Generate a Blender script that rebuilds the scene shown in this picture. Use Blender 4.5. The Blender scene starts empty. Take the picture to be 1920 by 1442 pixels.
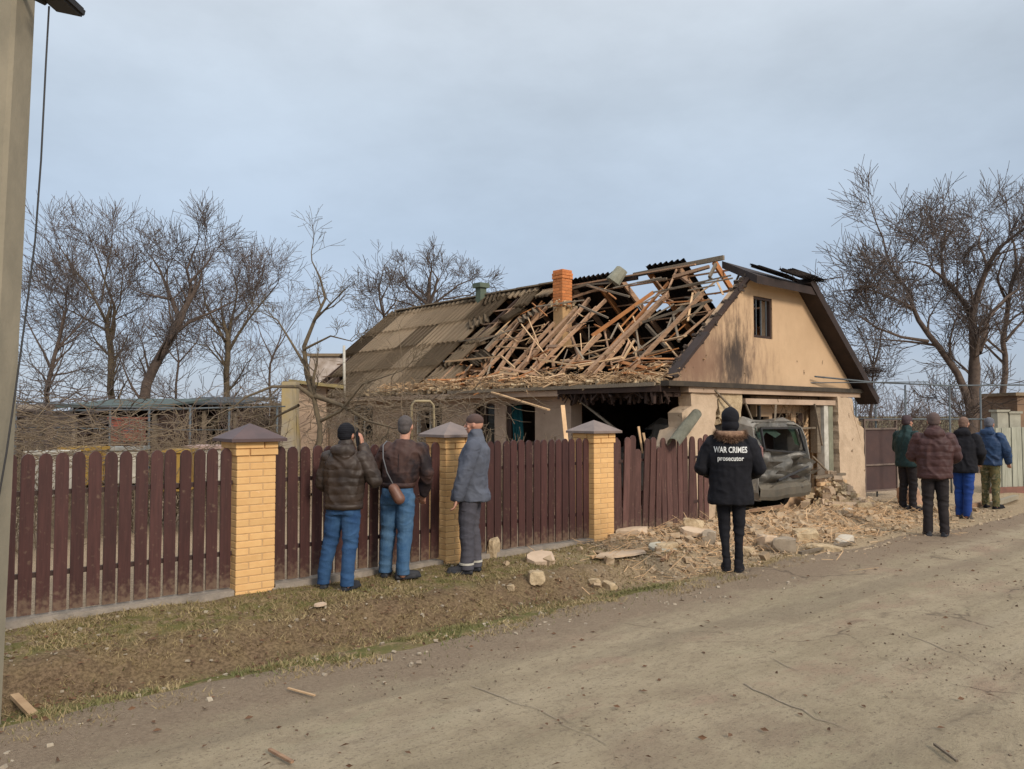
import bpy, bmesh, math, random
import numpy as np
from mathutils import Vector, Matrix, noise
from mathutils.bvhtree import BVHTree
R = math.radians
PI = math.pi
SC = bpy.context.scene
COL = SC.collection

# ------------------------------------------------------------------ camera
FPX, CU, CV, PITCH, EYE = 1470.0, 960.0, 721.0, R(2.18), 1.7
cam_d = bpy.data.cameras.new('camera'); cam = bpy.data.objects.new('camera', cam_d); COL.objects.link(cam)
cam_d.sensor_width = 36.0; cam_d.lens = FPX / 1920 * 36; cam_d.clip_start = 0.05; cam_d.clip_end = 3000
cam.location = (0, 0, EYE); cam.rotation_euler = (R(90) + PITCH, 0, 0)
SC.camera = cam

# ------------------------------------------------------------------ light
SUN_EL, SUN_AZ = R(30), R(145)          # azimuth measured clockwise from +Y
sun_from = Vector((math.sin(SUN_AZ) * math.cos(SUN_EL), math.cos(SUN_AZ) * math.cos(SUN_EL), math.sin(SUN_EL)))
sd = bpy.data.lights.new('sun', 'SUN'); so = bpy.data.objects.new('sun', sd); COL.objects.link(so)
sd.energy = 1.25; sd.angle = R(14); sd.color = (1.0, 0.89, 0.75)
so.rotation_euler = sun_from.to_track_quat('Z', 'Y').to_euler()
W = bpy.data.worlds.new('World'); SC.world = W; W.use_nodes = True
nt = W.node_tree; nt.nodes.clear()
def N(t, k, **kw):
    n = t.nodes.new(k)
    for a, b in kw.items():
        setattr(n, a, b)
    return n
wo = N(nt, 'ShaderNodeOutputWorld'); bg = N(nt, 'ShaderNodeBackground'); bg.inputs[1].default_value = 0.1
sky = N(nt, 'ShaderNodeTexSky', sky_type='NISHITA', sun_disc=False, sun_elevation=SUN_EL, sun_rotation=SUN_AZ)
sky.air_density = 1.0; sky.dust_density = 1.5
tc = N(nt, 'ShaderNodeTexCoord'); sx = N(nt, 'ShaderNodeSeparateXYZ')
nt.links.new(tc.outputs['Generated'], sx.inputs[0])
cr = N(nt, 'ShaderNodeValToRGB'); nt.links.new(sx.outputs[2], cr.inputs[0])
def ramp(cr, stops):
    el = cr.color_ramp.elements
    while len(el) > 1: el.remove(el[-1])
    el[0].position = stops[0][0]; el[0].color = (*stops[0][1], 1)
    for p, c in stops[1:]:
        e = el.new(p); e.color = (*c, 1)
# cloud deck radiance (x0.1)
ramp(cr, [(0.0, (2.5, 2.85, 3.4)), (0.10, (2.2, 2.65, 3.4)), (0.22, (2.25, 2.7, 3.3)), (0.36, (2.75, 3.15, 3.6)), (0.5, (3.4, 3.7, 4.0)), (0.75, (5.4, 5.6, 5.8)), (1.0, (7.6, 7.6, 7.7))])
mp = N(nt, 'ShaderNodeMapping'); mp.inputs['Scale'].default_value = (1.2, 1.2, 2.6); mp.inputs['Rotation'].default_value = (0, R(14), 0)
nz = N(nt, 'ShaderNodeTexNoise'); nz.inputs['Scale'].default_value = 1.5; nz.inputs['Detail'].default_value = 7; nz.inputs['Roughness'].default_value = 0.58
nt.links.new(tc.outputs['Generated'], mp.inputs[0]); nt.links.new(mp.outputs[0], nz.inputs['Vector'])
mr = N(nt, 'ShaderNodeMapRange'); mr.inputs[1].default_value = .3; mr.inputs[2].default_value = .7; mr.inputs[3].default_value = .83; mr.inputs[4].default_value = 1.18
nt.links.new(nz.outputs[0], mr.inputs[0])
vm = N(nt, 'ShaderNodeVectorMath', operation='SCALE'); nt.links.new(cr.outputs[0], vm.inputs[0]); nt.links.new(mr.outputs[0], vm.inputs['Scale'])
mx = N(nt, 'ShaderNodeMixRGB'); mx.inputs[0].default_value = 0.9
nt.links.new(sky.outputs[0], mx.inputs[1]); nt.links.new(vm.outputs[0], mx.inputs[2])
nt.links.new(mx.outputs[0], bg.inputs[0]); nt.links.new(bg.outputs[0], wo.inputs[0])
SC.view_settings.view_transform = 'Standard'; SC.view_settings.look = 'None'; SC.view_settings.gamma = 1
SC.view_settings.exposure = 1.0; SC.view_settings.use_curve_mapping = False
SC.cycles.max_bounces = 6; SC.cycles.use_denoising = True

# ------------------------------------------------------------------ frames
CF = Vector((0, math.cos(PITCH), math.sin(PITCH))); CUp = Vector((0, -math.sin(PITCH), math.cos(PITCH))); EYEV = Vector((0, 0, EYE))
def ray(u, v): return CF * FPX + Vector((u - CU, 0, 0)) - CUp * (v - CV)
def at(u, v, Y):
    d = ray(u, v); return EYEV + d * (Y / d.y)
def onz(u, v, z=0.0):
    d = ray(u, v); return EYEV + d * ((z - EYE) / d.z)
A0 = Vector((-2.654, 7.5, 0)); FD = Vector((.776, .631, 0)).normalized(); FN = Vector((FD.y, -FD.x, 0))   # fence: along, towards the road
def PQ(p, q, z=0): return A0 + FD * p + FN * q + Vector((0, 0, z))
def toPQ(x, y):
    dx, dy = x - A0.x, y - A0.y
    return dx * FD.x + dy * FD.y, dx * FN.x + dy * FN.y
HL = Vector((2.497, 12.24, 0)); D2 = Vector((.75, .66, 0)).normalized(); D1 = Vector((-D2.y, D2.x, 0))   # house: along the gable, along the long side
def H(s, t, z=0): return HL + D2 * s + D1 * t + Vector((0, 0, z))
HW, ZE, KS, ZR, TE = 6.12, 2.24, .82, 2.24 + .82 * 3.06, 12.5
FROT = math.atan2(FD.y, FD.x); HROT = math.atan2(D2.y, D2.x)
def sstep(a, b, x):
    t = min(1, max(0, (x - a) / (b - a))); return t * t * (3 - 2 * t)
def gz(x, y, fine=True):
    p, q = toPQ(x, y)
    if q < -.15: z = -.07
    elif q < 2.4:
        z = -.04 * sstep(.3, .9, q) - .19 * sstep(1.0, 1.45, q) + .22 * sstep(1.7, 2.35, q)
        z = min(z, 0)
        z *= 1 - sstep(4.6, 6.2, p) * .85
        z += -.07 * (1 - sstep(-.15, 0.0, q))
    else: z = 0
    z += .19 * math.exp(-((p - 8.0) / 1.8) ** 2 - ((q - 1.15) / .6) ** 2)
    z += .10 * math.exp(-((p - 6.0) / 1.1) ** 2 - ((q - .6) / .6) ** 2)
    if fine:
        a = (1 if q < 2.2 else .35) * (1 + .9 * math.exp(-((q - 1.3) / .4) ** 2))
        z += a * (.03 * noise.noise(Vector((x * 1.7, y * 1.7, 0))) + .014 * noise.noise(Vector((x * 6, y * 6, 3)))) * (1 - sstep(40, 80, abs(p)))
    return z

# ------------------------------------------------------------------ materials
MATS = {}
def mat(name, c1, c2=None, rough=.85, scale=6, detail=6, bump=.0, bscale=None, metal=0, stretch=None, rnd=0.0, c3=None, spec=.3, contrast=(.35, .65), coord='Object', bdist=.02):
    if name in MATS: return MATS[name]
    m = bpy.data.materials.new(name); m.use_nodes = True; t = m.node_tree
    b = t.nodes['Principled BSDF']; b.inputs['Roughness'].default_value = rough; b.inputs['Metallic'].default_value = metal
    b.inputs['Specular IOR Level'].default_value = spec
    tc = N(t, 'ShaderNodeTexCoord'); mp = N(t, 'ShaderNodeMapping')
    t.links.new(tc.outputs[coord], mp.inputs[0])
    if stretch: mp.inputs['Scale'].default_value = stretch
    oi = N(t, 'ShaderNodeObjectInfo')
    va = N(t, 'ShaderNodeVectorMath', operation='ADD')
    mu = N(t, 'ShaderNodeMath', operation='MULTIPLY'); mu.inputs[1].default_value = 37.0
    t.links.new(oi.outputs['Random'], mu.inputs[0]); t.links.new(mp.outputs[0], va.inputs[0]); t.links.new(mu.outputs[0], va.inputs[1])
    nz = N(t, 'ShaderNodeTexNoise'); nz.inputs['Scale'].default_value = scale; nz.inputs['Detail'].default_value = detail; nz.inputs['Roughness'].default_value = .62
    t.links.new(va.outputs[0], nz.inputs['Vector'])
    cr = N(t, 'ShaderNodeValToRGB'); t.links.new(nz.outputs[0], cr.inputs[0])
    c2 = c2 or tuple(v * .8 for v in c1)
    st = [(contrast[0], c1), (contrast[1], c2)]
    if c3: st.append((min(.98, contrast[1] + .1), c3))
    ramp(cr, st)
    out = cr.outputs[0]
    if rnd:
        hs = N(t, 'ShaderNodeHueSaturation'); mr = N(t, 'ShaderNodeMapRange'); mr.inputs[3].default_value = 1 - rnd; mr.inputs[4].default_value = 1 + rnd
        t.links.new(oi.outputs['Random'], mr.inputs[0]); t.links.new(mr.outputs[0], hs.inputs['Value']); t.links.new(out, hs.inputs['Color']); out = hs.outputs[0]
    t.links.new(out, b.inputs['Base Color'])
    if bump:
        bn = N(t, 'ShaderNodeTexNoise'); bn.inputs['Scale'].default_value = bscale or scale * 3; bn.inputs['Detail'].default_value = 5
        t.links.new(va.outputs[0], bn.inputs['Vector'])
        bp = N(t, 'ShaderNodeBump'); bp.inputs['Strength'].default_value = bump; bp.inputs['Distance'].default_value = bdist
        t.links.new(bn.outputs[0], bp.inputs['Height']); t.links.new(bp.outputs[0], b.inputs['Normal'])
    MATS[name] = m; return m
M_board = mat('fence_paint', (.076, .031, .027), (.050, .021, .019), .5, 3, stretch=(14, 14, 1), bump=.3, bscale=8, rnd=.22, c3=(.10, .05, .042), bdist=.004)
M_board2 = mat('fence_paint_dusty', (.125, .062, .052), (.08, .040, .034), .75, 3, stretch=(10, 10, 1), bump=.3, bscale=8, rnd=.25, c3=(.25, .15, .11), bdist=.004)
M_rail = mat('rail_metal', (.06, .035, .03), rough=.6)
M_brick = mat('yellow_brick', (.74, .46, .20), (.68, .40, .165), .8, 9, bump=.3, bscale=60, rnd=.06, c3=(.76, .50, .25), bdist=.003)
M_mortar = mat('brick_mortar', (.60, .38, .19), rough=.95, scale=20)
M_cap = mat('cap_metal', (.10, .058, .055), (.07, .043, .042), .5, 5, spec=.5)
M_cap2 = mat('cap_metal_grey', (.22, .165, .14), (.16, .12, .105), .5, 5, spec=.5)
M_conc = mat('concrete', (.30, .26, .19), (.22, .195, .145), .9, 3, bump=.4, bscale=40, c3=(.36, .32, .25), stretch=(1, 1, .6), bdist=.006)
M_plinth = mat('plinth_concrete', (.33, .28, .23), (.22, .19, .16), .9, 8, bump=.4, bscale=40)
M_plaster = mat('peach_plaster', (.56, .39, .245), (.46, .31, .19), .9, 1.2, 8, bump=.25, bscale=30, bdist=.006)
M_plaster2 = mat('pink_plaster', (.50, .365, .265), (.37, .265, .19), .9, 1.8, 8, bump=.25, bscale=30, c3=(.45, .34, .26), bdist=.006)
M_chunk = mat('broken_plaster', (.58, .44, .31), (.45, .335, .23), .95, 3, 8, bump=.6, bscale=18)
M_stone = mat('shell_limestone', (.53, .41, .26), (.36, .265, .16), .95, 9, 8, bump=1.0, bscale=25, c3=(.58, .48, .34))
M_soot_shade = mat('soot_shade_plaster', (.055, .042, .035), (.10, .075, .058), .95, 2, 8, bump=.3)  # soot tone kept near black, its colour also deepens the shade of the rooms
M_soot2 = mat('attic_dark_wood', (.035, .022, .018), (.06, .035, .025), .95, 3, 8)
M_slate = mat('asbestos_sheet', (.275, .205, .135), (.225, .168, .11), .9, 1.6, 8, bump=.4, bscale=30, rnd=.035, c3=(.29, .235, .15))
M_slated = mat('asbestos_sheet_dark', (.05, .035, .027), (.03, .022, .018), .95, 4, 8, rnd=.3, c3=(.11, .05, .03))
M_wood = mat('raw_timber', (.42, .26, .155), (.25, .15, .095), .85, 5, stretch=(1, 8, 8), bump=.3, bscale=14, rnd=.3, bdist=.005)
M_woodp = mat('pale_split_wood', (.62, .42, .24), (.47, .30, .165), .85, 5, rnd=.28)
M_woodg = mat('grey_timber', (.25, .20, .145), (.16, .125, .09), .9, 5, rnd=.25, stretch=(1, 8, 8))
M_woodo = mat('orange_timber', (.48, .21, .075), (.36, .15, .06), .85, 5, rnd=.2)
M_obrick = mat('orange_brick', (.62, .23, .08), (.52, .18, .06), .85, 8, rnd=.18, c3=(.66, .27, .11))
M_darkmetal = mat('dark_metal', (.03, .028, .028), rough=.6, spec=.4)
M_verge = mat('verge_wood', (.045, .03, .026), (.028, .02, .018), .8, 4)
M_grpipe = mat('grey_green_pipe', (.32, .31, .24), (.24, .235, .18), .85, 6, bump=.3)
M_steel = mat('trellis_pipe', (.11, .13, .14), (.075, .085, .095), .6, 4, spec=.4)
M_white = mat('white_paint', (.60, .57, .50), (.40, .37, .31), .7, 6)
M_bark = mat('bark', (.13, .095, .075), (.075, .055, .045), .95, 8, bump=.6, bscale=20, coord='Object')
M_bark2 = mat('bark_olive', (.155, .12, .075), (.09, .07, .05), .95, 8, bump=.6, bscale=20, c3=(.22, .175, .08))
M_twig = mat('twigs', (.125, .098, .085), (.085, .068, .062), .95, 3)
M_twigr = mat('twigs_reddish', (.15, .108, .088), (.10, .076, .066), .95, 3)
M_twigp = mat('dry_vine', (.25, .19, .125), (.14, .105, .075), .95, 3)
M_glass = mat('dark_glass', (.02, .025, .025), rough=.12, spec=.6)
M_skin = mat('skin', (.52, .27, .185), (.46, .22, .15), .55, 8, spec=.4)
M_black = mat('black_cloth', (.009, .009, .012), (.014, .014, .018), .85, 6, spec=.2)
M_hair = mat('dark_hair', (.03, .022, .018), (.05, .04, .035), .7, 40, stretch=(1, 1, .2))

def addn(m, fn): fn(m, m.node_tree, m.node_tree.nodes['Principled BSDF']); return m

def dusty_foot(m, t, b, col=(.24, .17, .11), z0=.0, z1=.26, amt=.5):
    src = b.inputs['Base Color'].links[0].from_socket
    tc = N(t, 'ShaderNodeTexCoord'); sx = N(t, 'ShaderNodeSeparateXYZ'); t.links.new(tc.outputs['Object'], sx.inputs[0])
    oi = N(t, 'ShaderNodeObjectInfo'); nz = N(t, 'ShaderNodeTexNoise'); nz.inputs['Scale'].default_value = 26; nz.inputs['Detail'].default_value = 6; nz.noise_dimensions = '4D'
    mu = N(t, 'ShaderNodeMath', operation='MULTIPLY'); mu.inputs[1].default_value = 50; t.links.new(oi.outputs['Random'], mu.inputs[0]); t.links.new(mu.outputs[0], nz.inputs['W']); t.links.new(tc.outputs['Object'], nz.inputs['Vector'])
    ma = N(t, 'ShaderNodeMath', operation='MULTIPLY_ADD'); ma.inputs[1].default_value = .7; t.links.new(nz.outputs[0], ma.inputs[0]); t.links.new(sx.outputs[2], ma.inputs[2])
    mr = N(t, 'ShaderNodeMapRange', interpolation_type='SMOOTHSTEP'); mr.inputs[1].default_value = z0 + .3; mr.inputs[2].default_value = z1 + .3; mr.inputs[3].default_value = amt; mr.inputs[4].default_value = 0; t.links.new(ma.outputs[0], mr.inputs[0])
    sp = N(t, 'ShaderNodeMapRange'); sp.inputs[1].default_value = .62; sp.inputs[2].default_value = .72; sp.inputs[4].default_value = .35; t.links.new(nz.outputs[0], sp.inputs[0])
    mm = N(t, 'ShaderNodeMath', operation='MAXIMUM'); t.links.new(mr.outputs[0], mm.inputs[0]); t.links.new(sp.outputs[0], mm.inputs[1])
    mx = N(t, 'ShaderNodeMixRGB'); mx.inputs[2].default_value = (*col, 1); t.links.new(mm.outputs[0], mx.inputs[0]); t.links.new(src, mx.inputs[1]); t.links.new(mx.outputs[0], b.inputs['Base Color'])
addn(M_board, dusty_foot); addn(M_board2, dusty_foot)
def pits(m, t, b, col=(.30, .20, .12), scale=3.0, thr=.10):
    src = b.inputs['Base Color'].links[0].from_socket
    tc = N(t, 'ShaderNodeTexCoord'); nz = N(t, 'ShaderNodeTexNoise'); nz.inputs['Scale'].default_value = 9; t.links.new(tc.outputs['Object'], nz.inputs['Vector'])
    ad = N(t, 'ShaderNodeVectorMath', operation='MULTIPLY_ADD'); ad.inputs[1].default_value = (.22, .22, .22); t.links.new(nz.outputs['Color'], ad.inputs[0]); t.links.new(tc.outputs['Object'], ad.inputs[2])
    vo = N(t, 'ShaderNodeTexVoronoi'); vo.inputs['Scale'].default_value = scale; t.links.new(ad.outputs[0], vo.inputs['Vector'])
    mr = N(t, 'ShaderNodeMapRange'); mr.inputs[1].default_value = thr * .6; mr.inputs[2].default_value = thr; mr.inputs[3].default_value = 1; mr.inputs[4].default_value = 0; t.links.new(vo.outputs['Distance'], mr.inputs[0])
    mx = N(t, 'ShaderNodeMixRGB'); mx.inputs[2].default_value = (*col, 1); t.links.new(mr.outputs[0], mx.inputs[0]); t.links.new(src, mx.inputs[1]); t.links.new(mx.outputs[0], b.inputs['Base Color'])
    bp = N(t, 'ShaderNodeBump'); bp.invert = True; bp.inputs['Strength'].default_value = .9; bp.inputs['Distance'].default_value = .03; t.links.new(mr.outputs[0], bp.inputs['Height'])
    if b.inputs['Normal'].links: t.links.new(b.inputs['Normal'].links[0].from_socket, bp.inputs['Normal'])
    t.links.new(bp.outputs[0], b.inputs['Normal'])
for m_ in (M_plaster, M_plaster2, M_chunk): addn(m_, pits)

# plaster of the gable: dirty lower left corner and one soot smudge
def gable_stain(m, t, b):
    src = b.inputs['Base Color'].links[0].from_socket
    tc = N(t, 'ShaderNodeTexCoord')
    def blob(cx, cz, rx, rz, amt, col, src):
        mp = N(t, 'ShaderNodeMapping'); mp.vector_type = 'POINT'
        mp.inputs['Location'].default_value = (-cx / rx, 0, -cz / rz); mp.inputs['Scale'].default_value = (1 / rx, 0, 1 / rz)
        t.links.new(tc.outputs['Object'], mp.inputs[0])
        nz = N(t, 'ShaderNodeTexNoise'); nz.inputs['Scale'].default_value = 2.2; nz.inputs['Detail'].default_value = 10; nz.inputs['Roughness'].default_value = .72
        mpn = N(t, 'ShaderNodeMapping'); mpn.inputs['Scale'].default_value = (2.6, 1, .8); t.links.new(tc.outputs['Object'], mpn.inputs[0]); t.links.new(mpn.outputs[0], nz.inputs['Vector'])
        le = N(t, 'ShaderNodeVectorMath', operation='LENGTH'); t.links.new(mp.outputs[0], le.inputs[0])
        ns_ = N(t, 'ShaderNodeMath', operation='MULTIPLY_ADD'); ns_.inputs[1].default_value = 2.6; ns_.inputs[2].default_value = -.8; t.links.new(nz.outputs[0], ns_.inputs[0])
        ad = N(t, 'ShaderNodeMath', operation='ADD'); t.links.new(le.outputs['Value'], ad.inputs[0]); t.links.new(ns_.outputs[0], ad.inputs[1])
        mr = N(t, 'ShaderNodeMapRange', interpolation_type='SMOOTHSTEP'); mr.inputs[1].default_value = .5; mr.inputs[2].default_value = 1.65; mr.inputs[3].default_value = amt; mr.inputs[4].default_value = 0
        t.links.new(ad.outputs[0], mr.inputs[0])
        mx = N(t, 'ShaderNodeMixRGB'); mx.inputs[2].default_value = (*col, 1); t.links.new(mr.outputs[0], mx.inputs[0]); t.links.new(src, mx.inputs[1])
        return mx.outputs[0]
    o = blob(.9, 2.6, 2.3, 1.5, .9, (.25, .16, .105), src)
    o = blob(1.75, 2.65, .6, .85, 1.0, (.05, .038, .032), o)
    o = blob(1.75, 2.4, .5, .35, .6, (.08, .06, .05), o)
    o = blob(.5, 2.55, .9, .6, .8, (.21, .12, .08), o)
    t.links.new(o, b.inputs['Base Color'])
M_gable = mat('peach_plaster_gable', (.58, .40, .245), (.50, .34, .205), .9, 1.0, 8, bump=.25, bscale=30, bdist=.006)
addn(M_gable, gable_stain); addn(M_gable, lambda m, t, b: pits(m, t, b, (.34, .23, .14), 2.6, .085))

# ------------------------------------------------------------------ object helpers
def tag(o, label=None, cat=None, group=None, kind=None):
    if label: o['label'] = label
    if cat: o['category'] = cat
    if group: o['group'] = group
    if kind: o['kind'] = kind
    return o
def empty(name, loc, rz=0, label=None, cat=None, group=None, kind=None):
    o = bpy.data.objects.new(name, None); COL.objects.link(o); o.location = loc; o.rotation_euler = (0, 0, rz); o.empty_display_size = .1
    return tag(o, label, cat, group, kind)
def linkmesh(name, me, parent=None, loc=None, rot=None):
    o = bpy.data.objects.new(name, me); COL.objects.link(o)
    if parent: o.parent = parent
    if loc is not None: o.location = loc
    if rot is not None: o.rotation_euler = rot
    return o
def mesh_of(name, bm, m, smooth=False):
    me = bpy.data.meshes.new(name); bm.to_mesh(me); bm.free()
    if m: me.materials.append(m)
    if smooth: me.polygons.foreach_set('use_smooth', [True] * len(me.polygons))
    return me
def obj(name, bm, m, parent=None, loc=None, rot=None, smooth=False):
    return linkmesh(name, mesh_of(name, bm, m, smooth), parent, loc, rot)
def B(): return bmesh.new()
def box(bm, c, s, M=None, bev=0):
    r = bmesh.ops.create_cube(bm, size=1.0)
    vs = r['verts']
    for v in vs: v.co = Vector((v.co.x * s[0] + c[0], v.co.y * s[1] + c[1], v.co.z * s[2] + c[2]))
    if bev: bmesh.ops.bevel(bm, geom=[e for e in {e for v in vs for e in v.link_edges}], offset=bev, segments=1, affect='EDGES')
    if M is not None:
        for v in (vs if not bev else bm.verts): v.co = M @ v.co
    return vs
def bar(bm, a, b, w, h, roll=0, taper=1, wob=0):
    a = Vector(a); b = Vector(b); d = (b - a); L = d.length; d.normalize()
    up = Vector((0, 0, 1)) if abs(d.z) < .95 else Vector((1, 0, 0))
    x = d.cross(up).normalized(); y = x.cross(d).normalized()
    if roll: x, y = x * math.cos(roll) + y * math.sin(roll), y * math.cos(roll) - x * math.sin(roll)
    vs = []
    for k, (p, f) in enumerate(((a, 1), (b, taper))):
        for i, j in ((-1, -1), (1, -1), (1, 1), (-1, 1)):
            vs.append(bm.verts.new(p + x * (i * w / 2 * f) + y * (j * h / 2 * f) + (d * random.uniform(-wob, wob) if wob else Vector())))
    for f in ((0, 1, 2, 3), (7, 6, 5, 4), (0, 4, 5, 1), (1, 5, 6, 2), (2, 6, 7, 3), (3, 7, 4, 0)):
        bm.faces.new([vs[i] for i in f][::-1])
    return vs
class Tubes:
    def __init__(s): s.v = []; s.f = []
    def add(s, pts, rad, n=5, cap=True):
        base = len(s.v); P = [Vector(p) for p in pts]
        prev = None
        for i, p in enumerate(P):
            d = (P[min(i + 1, len(P) - 1)] - P[max(i - 1, 0)])
            if d.length < 1e-9: d = Vector((0, 0, 1))
            d.normalize()
            if prev is None: prev = d.cross(Vector((.31, .17, .93)) if abs(d.z) < .9 else Vector((1, .1, 0)))
            x = (prev - d * prev.dot(d))
            if x.length < 1e-6: x = d.orthogonal()
            x.normalize(); prev = x; y = d.cross(x)
            r = rad[i] if hasattr(rad, '__len__') else rad
            for k in range(n):
                a = 2 * PI * k / n
                s.v.append(p + x * (math.cos(a) * r) + y * (math.sin(a) * r))
        for i in range(len(P) - 1):
            for k in range(n):
                a = base + i * n + k; b = base + i * n + (k + 1) % n
                s.f.append((a, b, b + n, a + n))
        if cap and n > 3:
            s.f.append(tuple(base + k for k in range(n))[::-1]); s.f.append(tuple(base + (len(P) - 1) * n + k for k in range(n)))
    def build(s, name, m, parent=None, smooth=True):
        me = bpy.data.meshes.new(name); me.from_pydata([tuple(v) for v in s.v], [], s.f); me.materials.append(m)
        if smooth: me.polygons.foreach_set('use_smooth', [True] * len(me.polygons))
        o = linkmesh(name, me)
        if parent:
            o.parent = parent; o.matrix_parent_inverse = Matrix()
            inv = parent.matrix_basis.inverted(); me.transform(inv)
        return o
def wobj(name, bm, m, parent, smooth=False):
    """mesh given in world coordinates, parented to an unscaled thing"""
    me = mesh_of(name, bm, m, smooth)
    if parent is not None:
        M = Matrix(); q = parent
        while q is not None: M = q.matrix_basis @ M; q = q.parent
        me.transform(M.inverted())
    return linkmesh(name, me, parent)
def chunk(rng, sx, sy, sz, sub=1):
    bm = B(); bmesh.ops.create_icosphere(bm, subdivisions=sub, radius=.5)
    sd = rng.uniform(0, 99)
    for v in bm.verts:
        k = 1 + .45 * noise.noise(v.co * 2.3 + Vector((sd, 0, 0))) + .14 * noise.noise(v.co * 8 + Vector((0, sd, 0)))
        c = v.co * k
        c = Vector([max(-.36, min(.36, a)) for a in c])
        v.co = Vector((c.x * sx, c.y * sy, c.z * sz)) * 1.3
    return bm

# ------------------------------------------------------------------ ground, road
def spaced(a, b, near0, near1, fine, grow=1.25):
    out = list(np.arange(near0, near1 + 1e-6, fine)); st = fine; x = near1
    while x < b: st *= grow; x += st; out.append(min(x, b))
    st = fine; x = near0; pre = []
    while x > a: st *= grow; x -= st; pre.append(max(x, a))
    return pre[::-1] + out
def sheet(name, ps, qs, zf, m, edge=None):
    vs = []; fs = []
    for i, p in enumerate(ps):
        for j, q in enumerate(qs):
            qq = q
            if edge: qq = edge(p, q, j)
            w = PQ(p, qq); vs.append((w.x, w.y, zf(w.x, w.y)))
    n = len(qs)
    for i in range(len(ps) - 1):
        for j in range(n - 1):
            a = i * n + j; fs.append((a, a + 1, a + n + 1, a + n)[::-1])
    me = bpy.data.meshes.new(name); me.from_pydata(vs, [], fs); me.materials.append(m)
    me.polygons.foreach_set('use_smooth', [True] * len(me.polygons))
    me.update()
    if me.polygons[0].normal.z < 0: me.flip_normals()
    return linkmesh(name, me)

def ground_mat():
    m = bpy.data.materials.new('ground_soil_grass'); m.use_nodes = True; t = m.node_tree; b = t.nodes['Principled BSDF']
    b.inputs['Roughness'].default_value = .95; b.inputs['Specular IOR Level'].default_value = .1
    tc = N(t, 'ShaderNodeTexCoord')
    def dot(vec, off):
        vm = N(t, 'ShaderNodeVectorMath', operation='DOT_PRODUCT'); vm.inputs[1].default_value = vec
        t.links.new(tc.outputs['Object'], vm.inputs[0])
        ad = N(t, 'ShaderNodeMath', operation='ADD'); ad.inputs[1].default_value = off; t.links.new(vm.outputs['Value'], ad.inputs[0]); return ad.outputs[0]
    q = dot(tuple(FN), -A0.dot(FN)); p = dot(tuple(FD), -A0.dot(FD))
    def noi(sc, det=6, ro=.6, st=None):
        n = N(t, 'ShaderNodeTexNoise'); n.inputs['Scale'].default_value = sc; n.inputs['Detail'].default_value = det; n.inputs['Roughness'].default_value = ro
        t.links.new(tc.outputs['Object'], n.inputs['Vector']); return n.outputs[0]
    def m2(op, a, c):
        n = N(t, 'ShaderNodeMath', operation=op)
        for i, v in enumerate((a, c)):
            if isinstance(v, (int, float)): n.inputs[i].default_value = v
            else: t.links.new(v, n.inputs[i])
        return n.outputs[0]
    def mrange(v, a, c, x=0, y=1):
        n = N(t, 'ShaderNodeMapRange', interpolation_type='SMOOTHSTEP'); t.links.new(v, n.inputs[0])
        n.inputs[1].default_value = a; n.inputs[2].default_value = c; n.inputs[3].default_value = x; n.inputs[4].default_value = y; return n.outputs[0]
    def mix(f, a, c):
        n = N(t, 'ShaderNodeMixRGB')
        for i, v in enumerate((f, a, c)):
            if isinstance(v, tuple): n.inputs[i].default_value = (*v, 1)
            elif isinstance(v, (int, float)): n.inputs[i].default_value = v
            else: t.links.new(v, n.inputs[i])
        return n.outputs[0]
    n1 = noi(1.3); n2 = noi(7, 8); n3 = noi(38, 6, .7); n4 = noi(3.1, 8, .7)
    qn = m2('ADD', q, m2('MULTIPLY', m2('SUBTRACT', n1, .5), .8))
    soil = mix(mrange(n3, .38, .62), (.29, .21, .13), (.13, .09, .053))
    dead = mix(mrange(n3, .4, .6), (.33, .25, .135), (.19, .14, .075))
    base = mix(mrange(n4, .42, .6), dead, soil)
    green = mix(mrange(n3, .36, .62), (.085, .10, .03), (.17, .15, .055))
    gw = m2('MULTIPLY', mrange(qn, 1.45, 1.8), mrange(qn, 2.3, 2.7, 1, 0))
    gw = m2('MULTIPLY', gw, mrange(n2, .35, .55))
    gw = m2('MULTIPLY', gw, mrange(p, 3.6, 5.0, 1, 0))
    gw2 = m2('MULTIPLY', m2('MULTIPLY', mrange(qn, .0, .5), mrange(qn, .7, 1.1, 1, 0)), mrange(n2, .44, .6, 0, .85))
    dirtw = m2('MULTIPLY', m2('MULTIPLY', mrange(qn, .7, 1.1), mrange(qn, 1.45, 1.75, 1, 0)), .6)
    c = mix(dirtw, base, mix(mrange(n3, .35, .65), (.17, .11, .065), (.085, .055, .033)))
    c = mix(m2('MAXIMUM', gw, gw2), c, green)
    dusty = mix(mrange(n3, .35, .65), (.45, .35, .225), (.29, .215, .14))
    dw = m2('MULTIPLY', mrange(p, 2.6, 5.6), mrange(n4, .25, .5, .5, 1))
    c = mix(dw, c, dusty)
    far = mix(mrange(n1, .4, .6), (.16, .12, .07), (.11, .10, .05))
    c = mix(mrange(q, -.2, -.5), c, mix(mrange(n3, .35, .65), (.48, .37, .255), (.30, .22, .145)))
    c = mix(mrange(q, -8, -16), c, far)
    t.links.new(c, b.inputs['Base Color'])
    bp = N(t, 'ShaderNodeBump'); bp.inputs['Strength'].default_value = .8; bp.inputs['Distance'].default_value = .03
    t.links.new(m2('ADD', n3, n2), bp.inputs['Height']); t.links.new(bp.outputs[0], b.inputs['Normal'])
    return m
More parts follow.
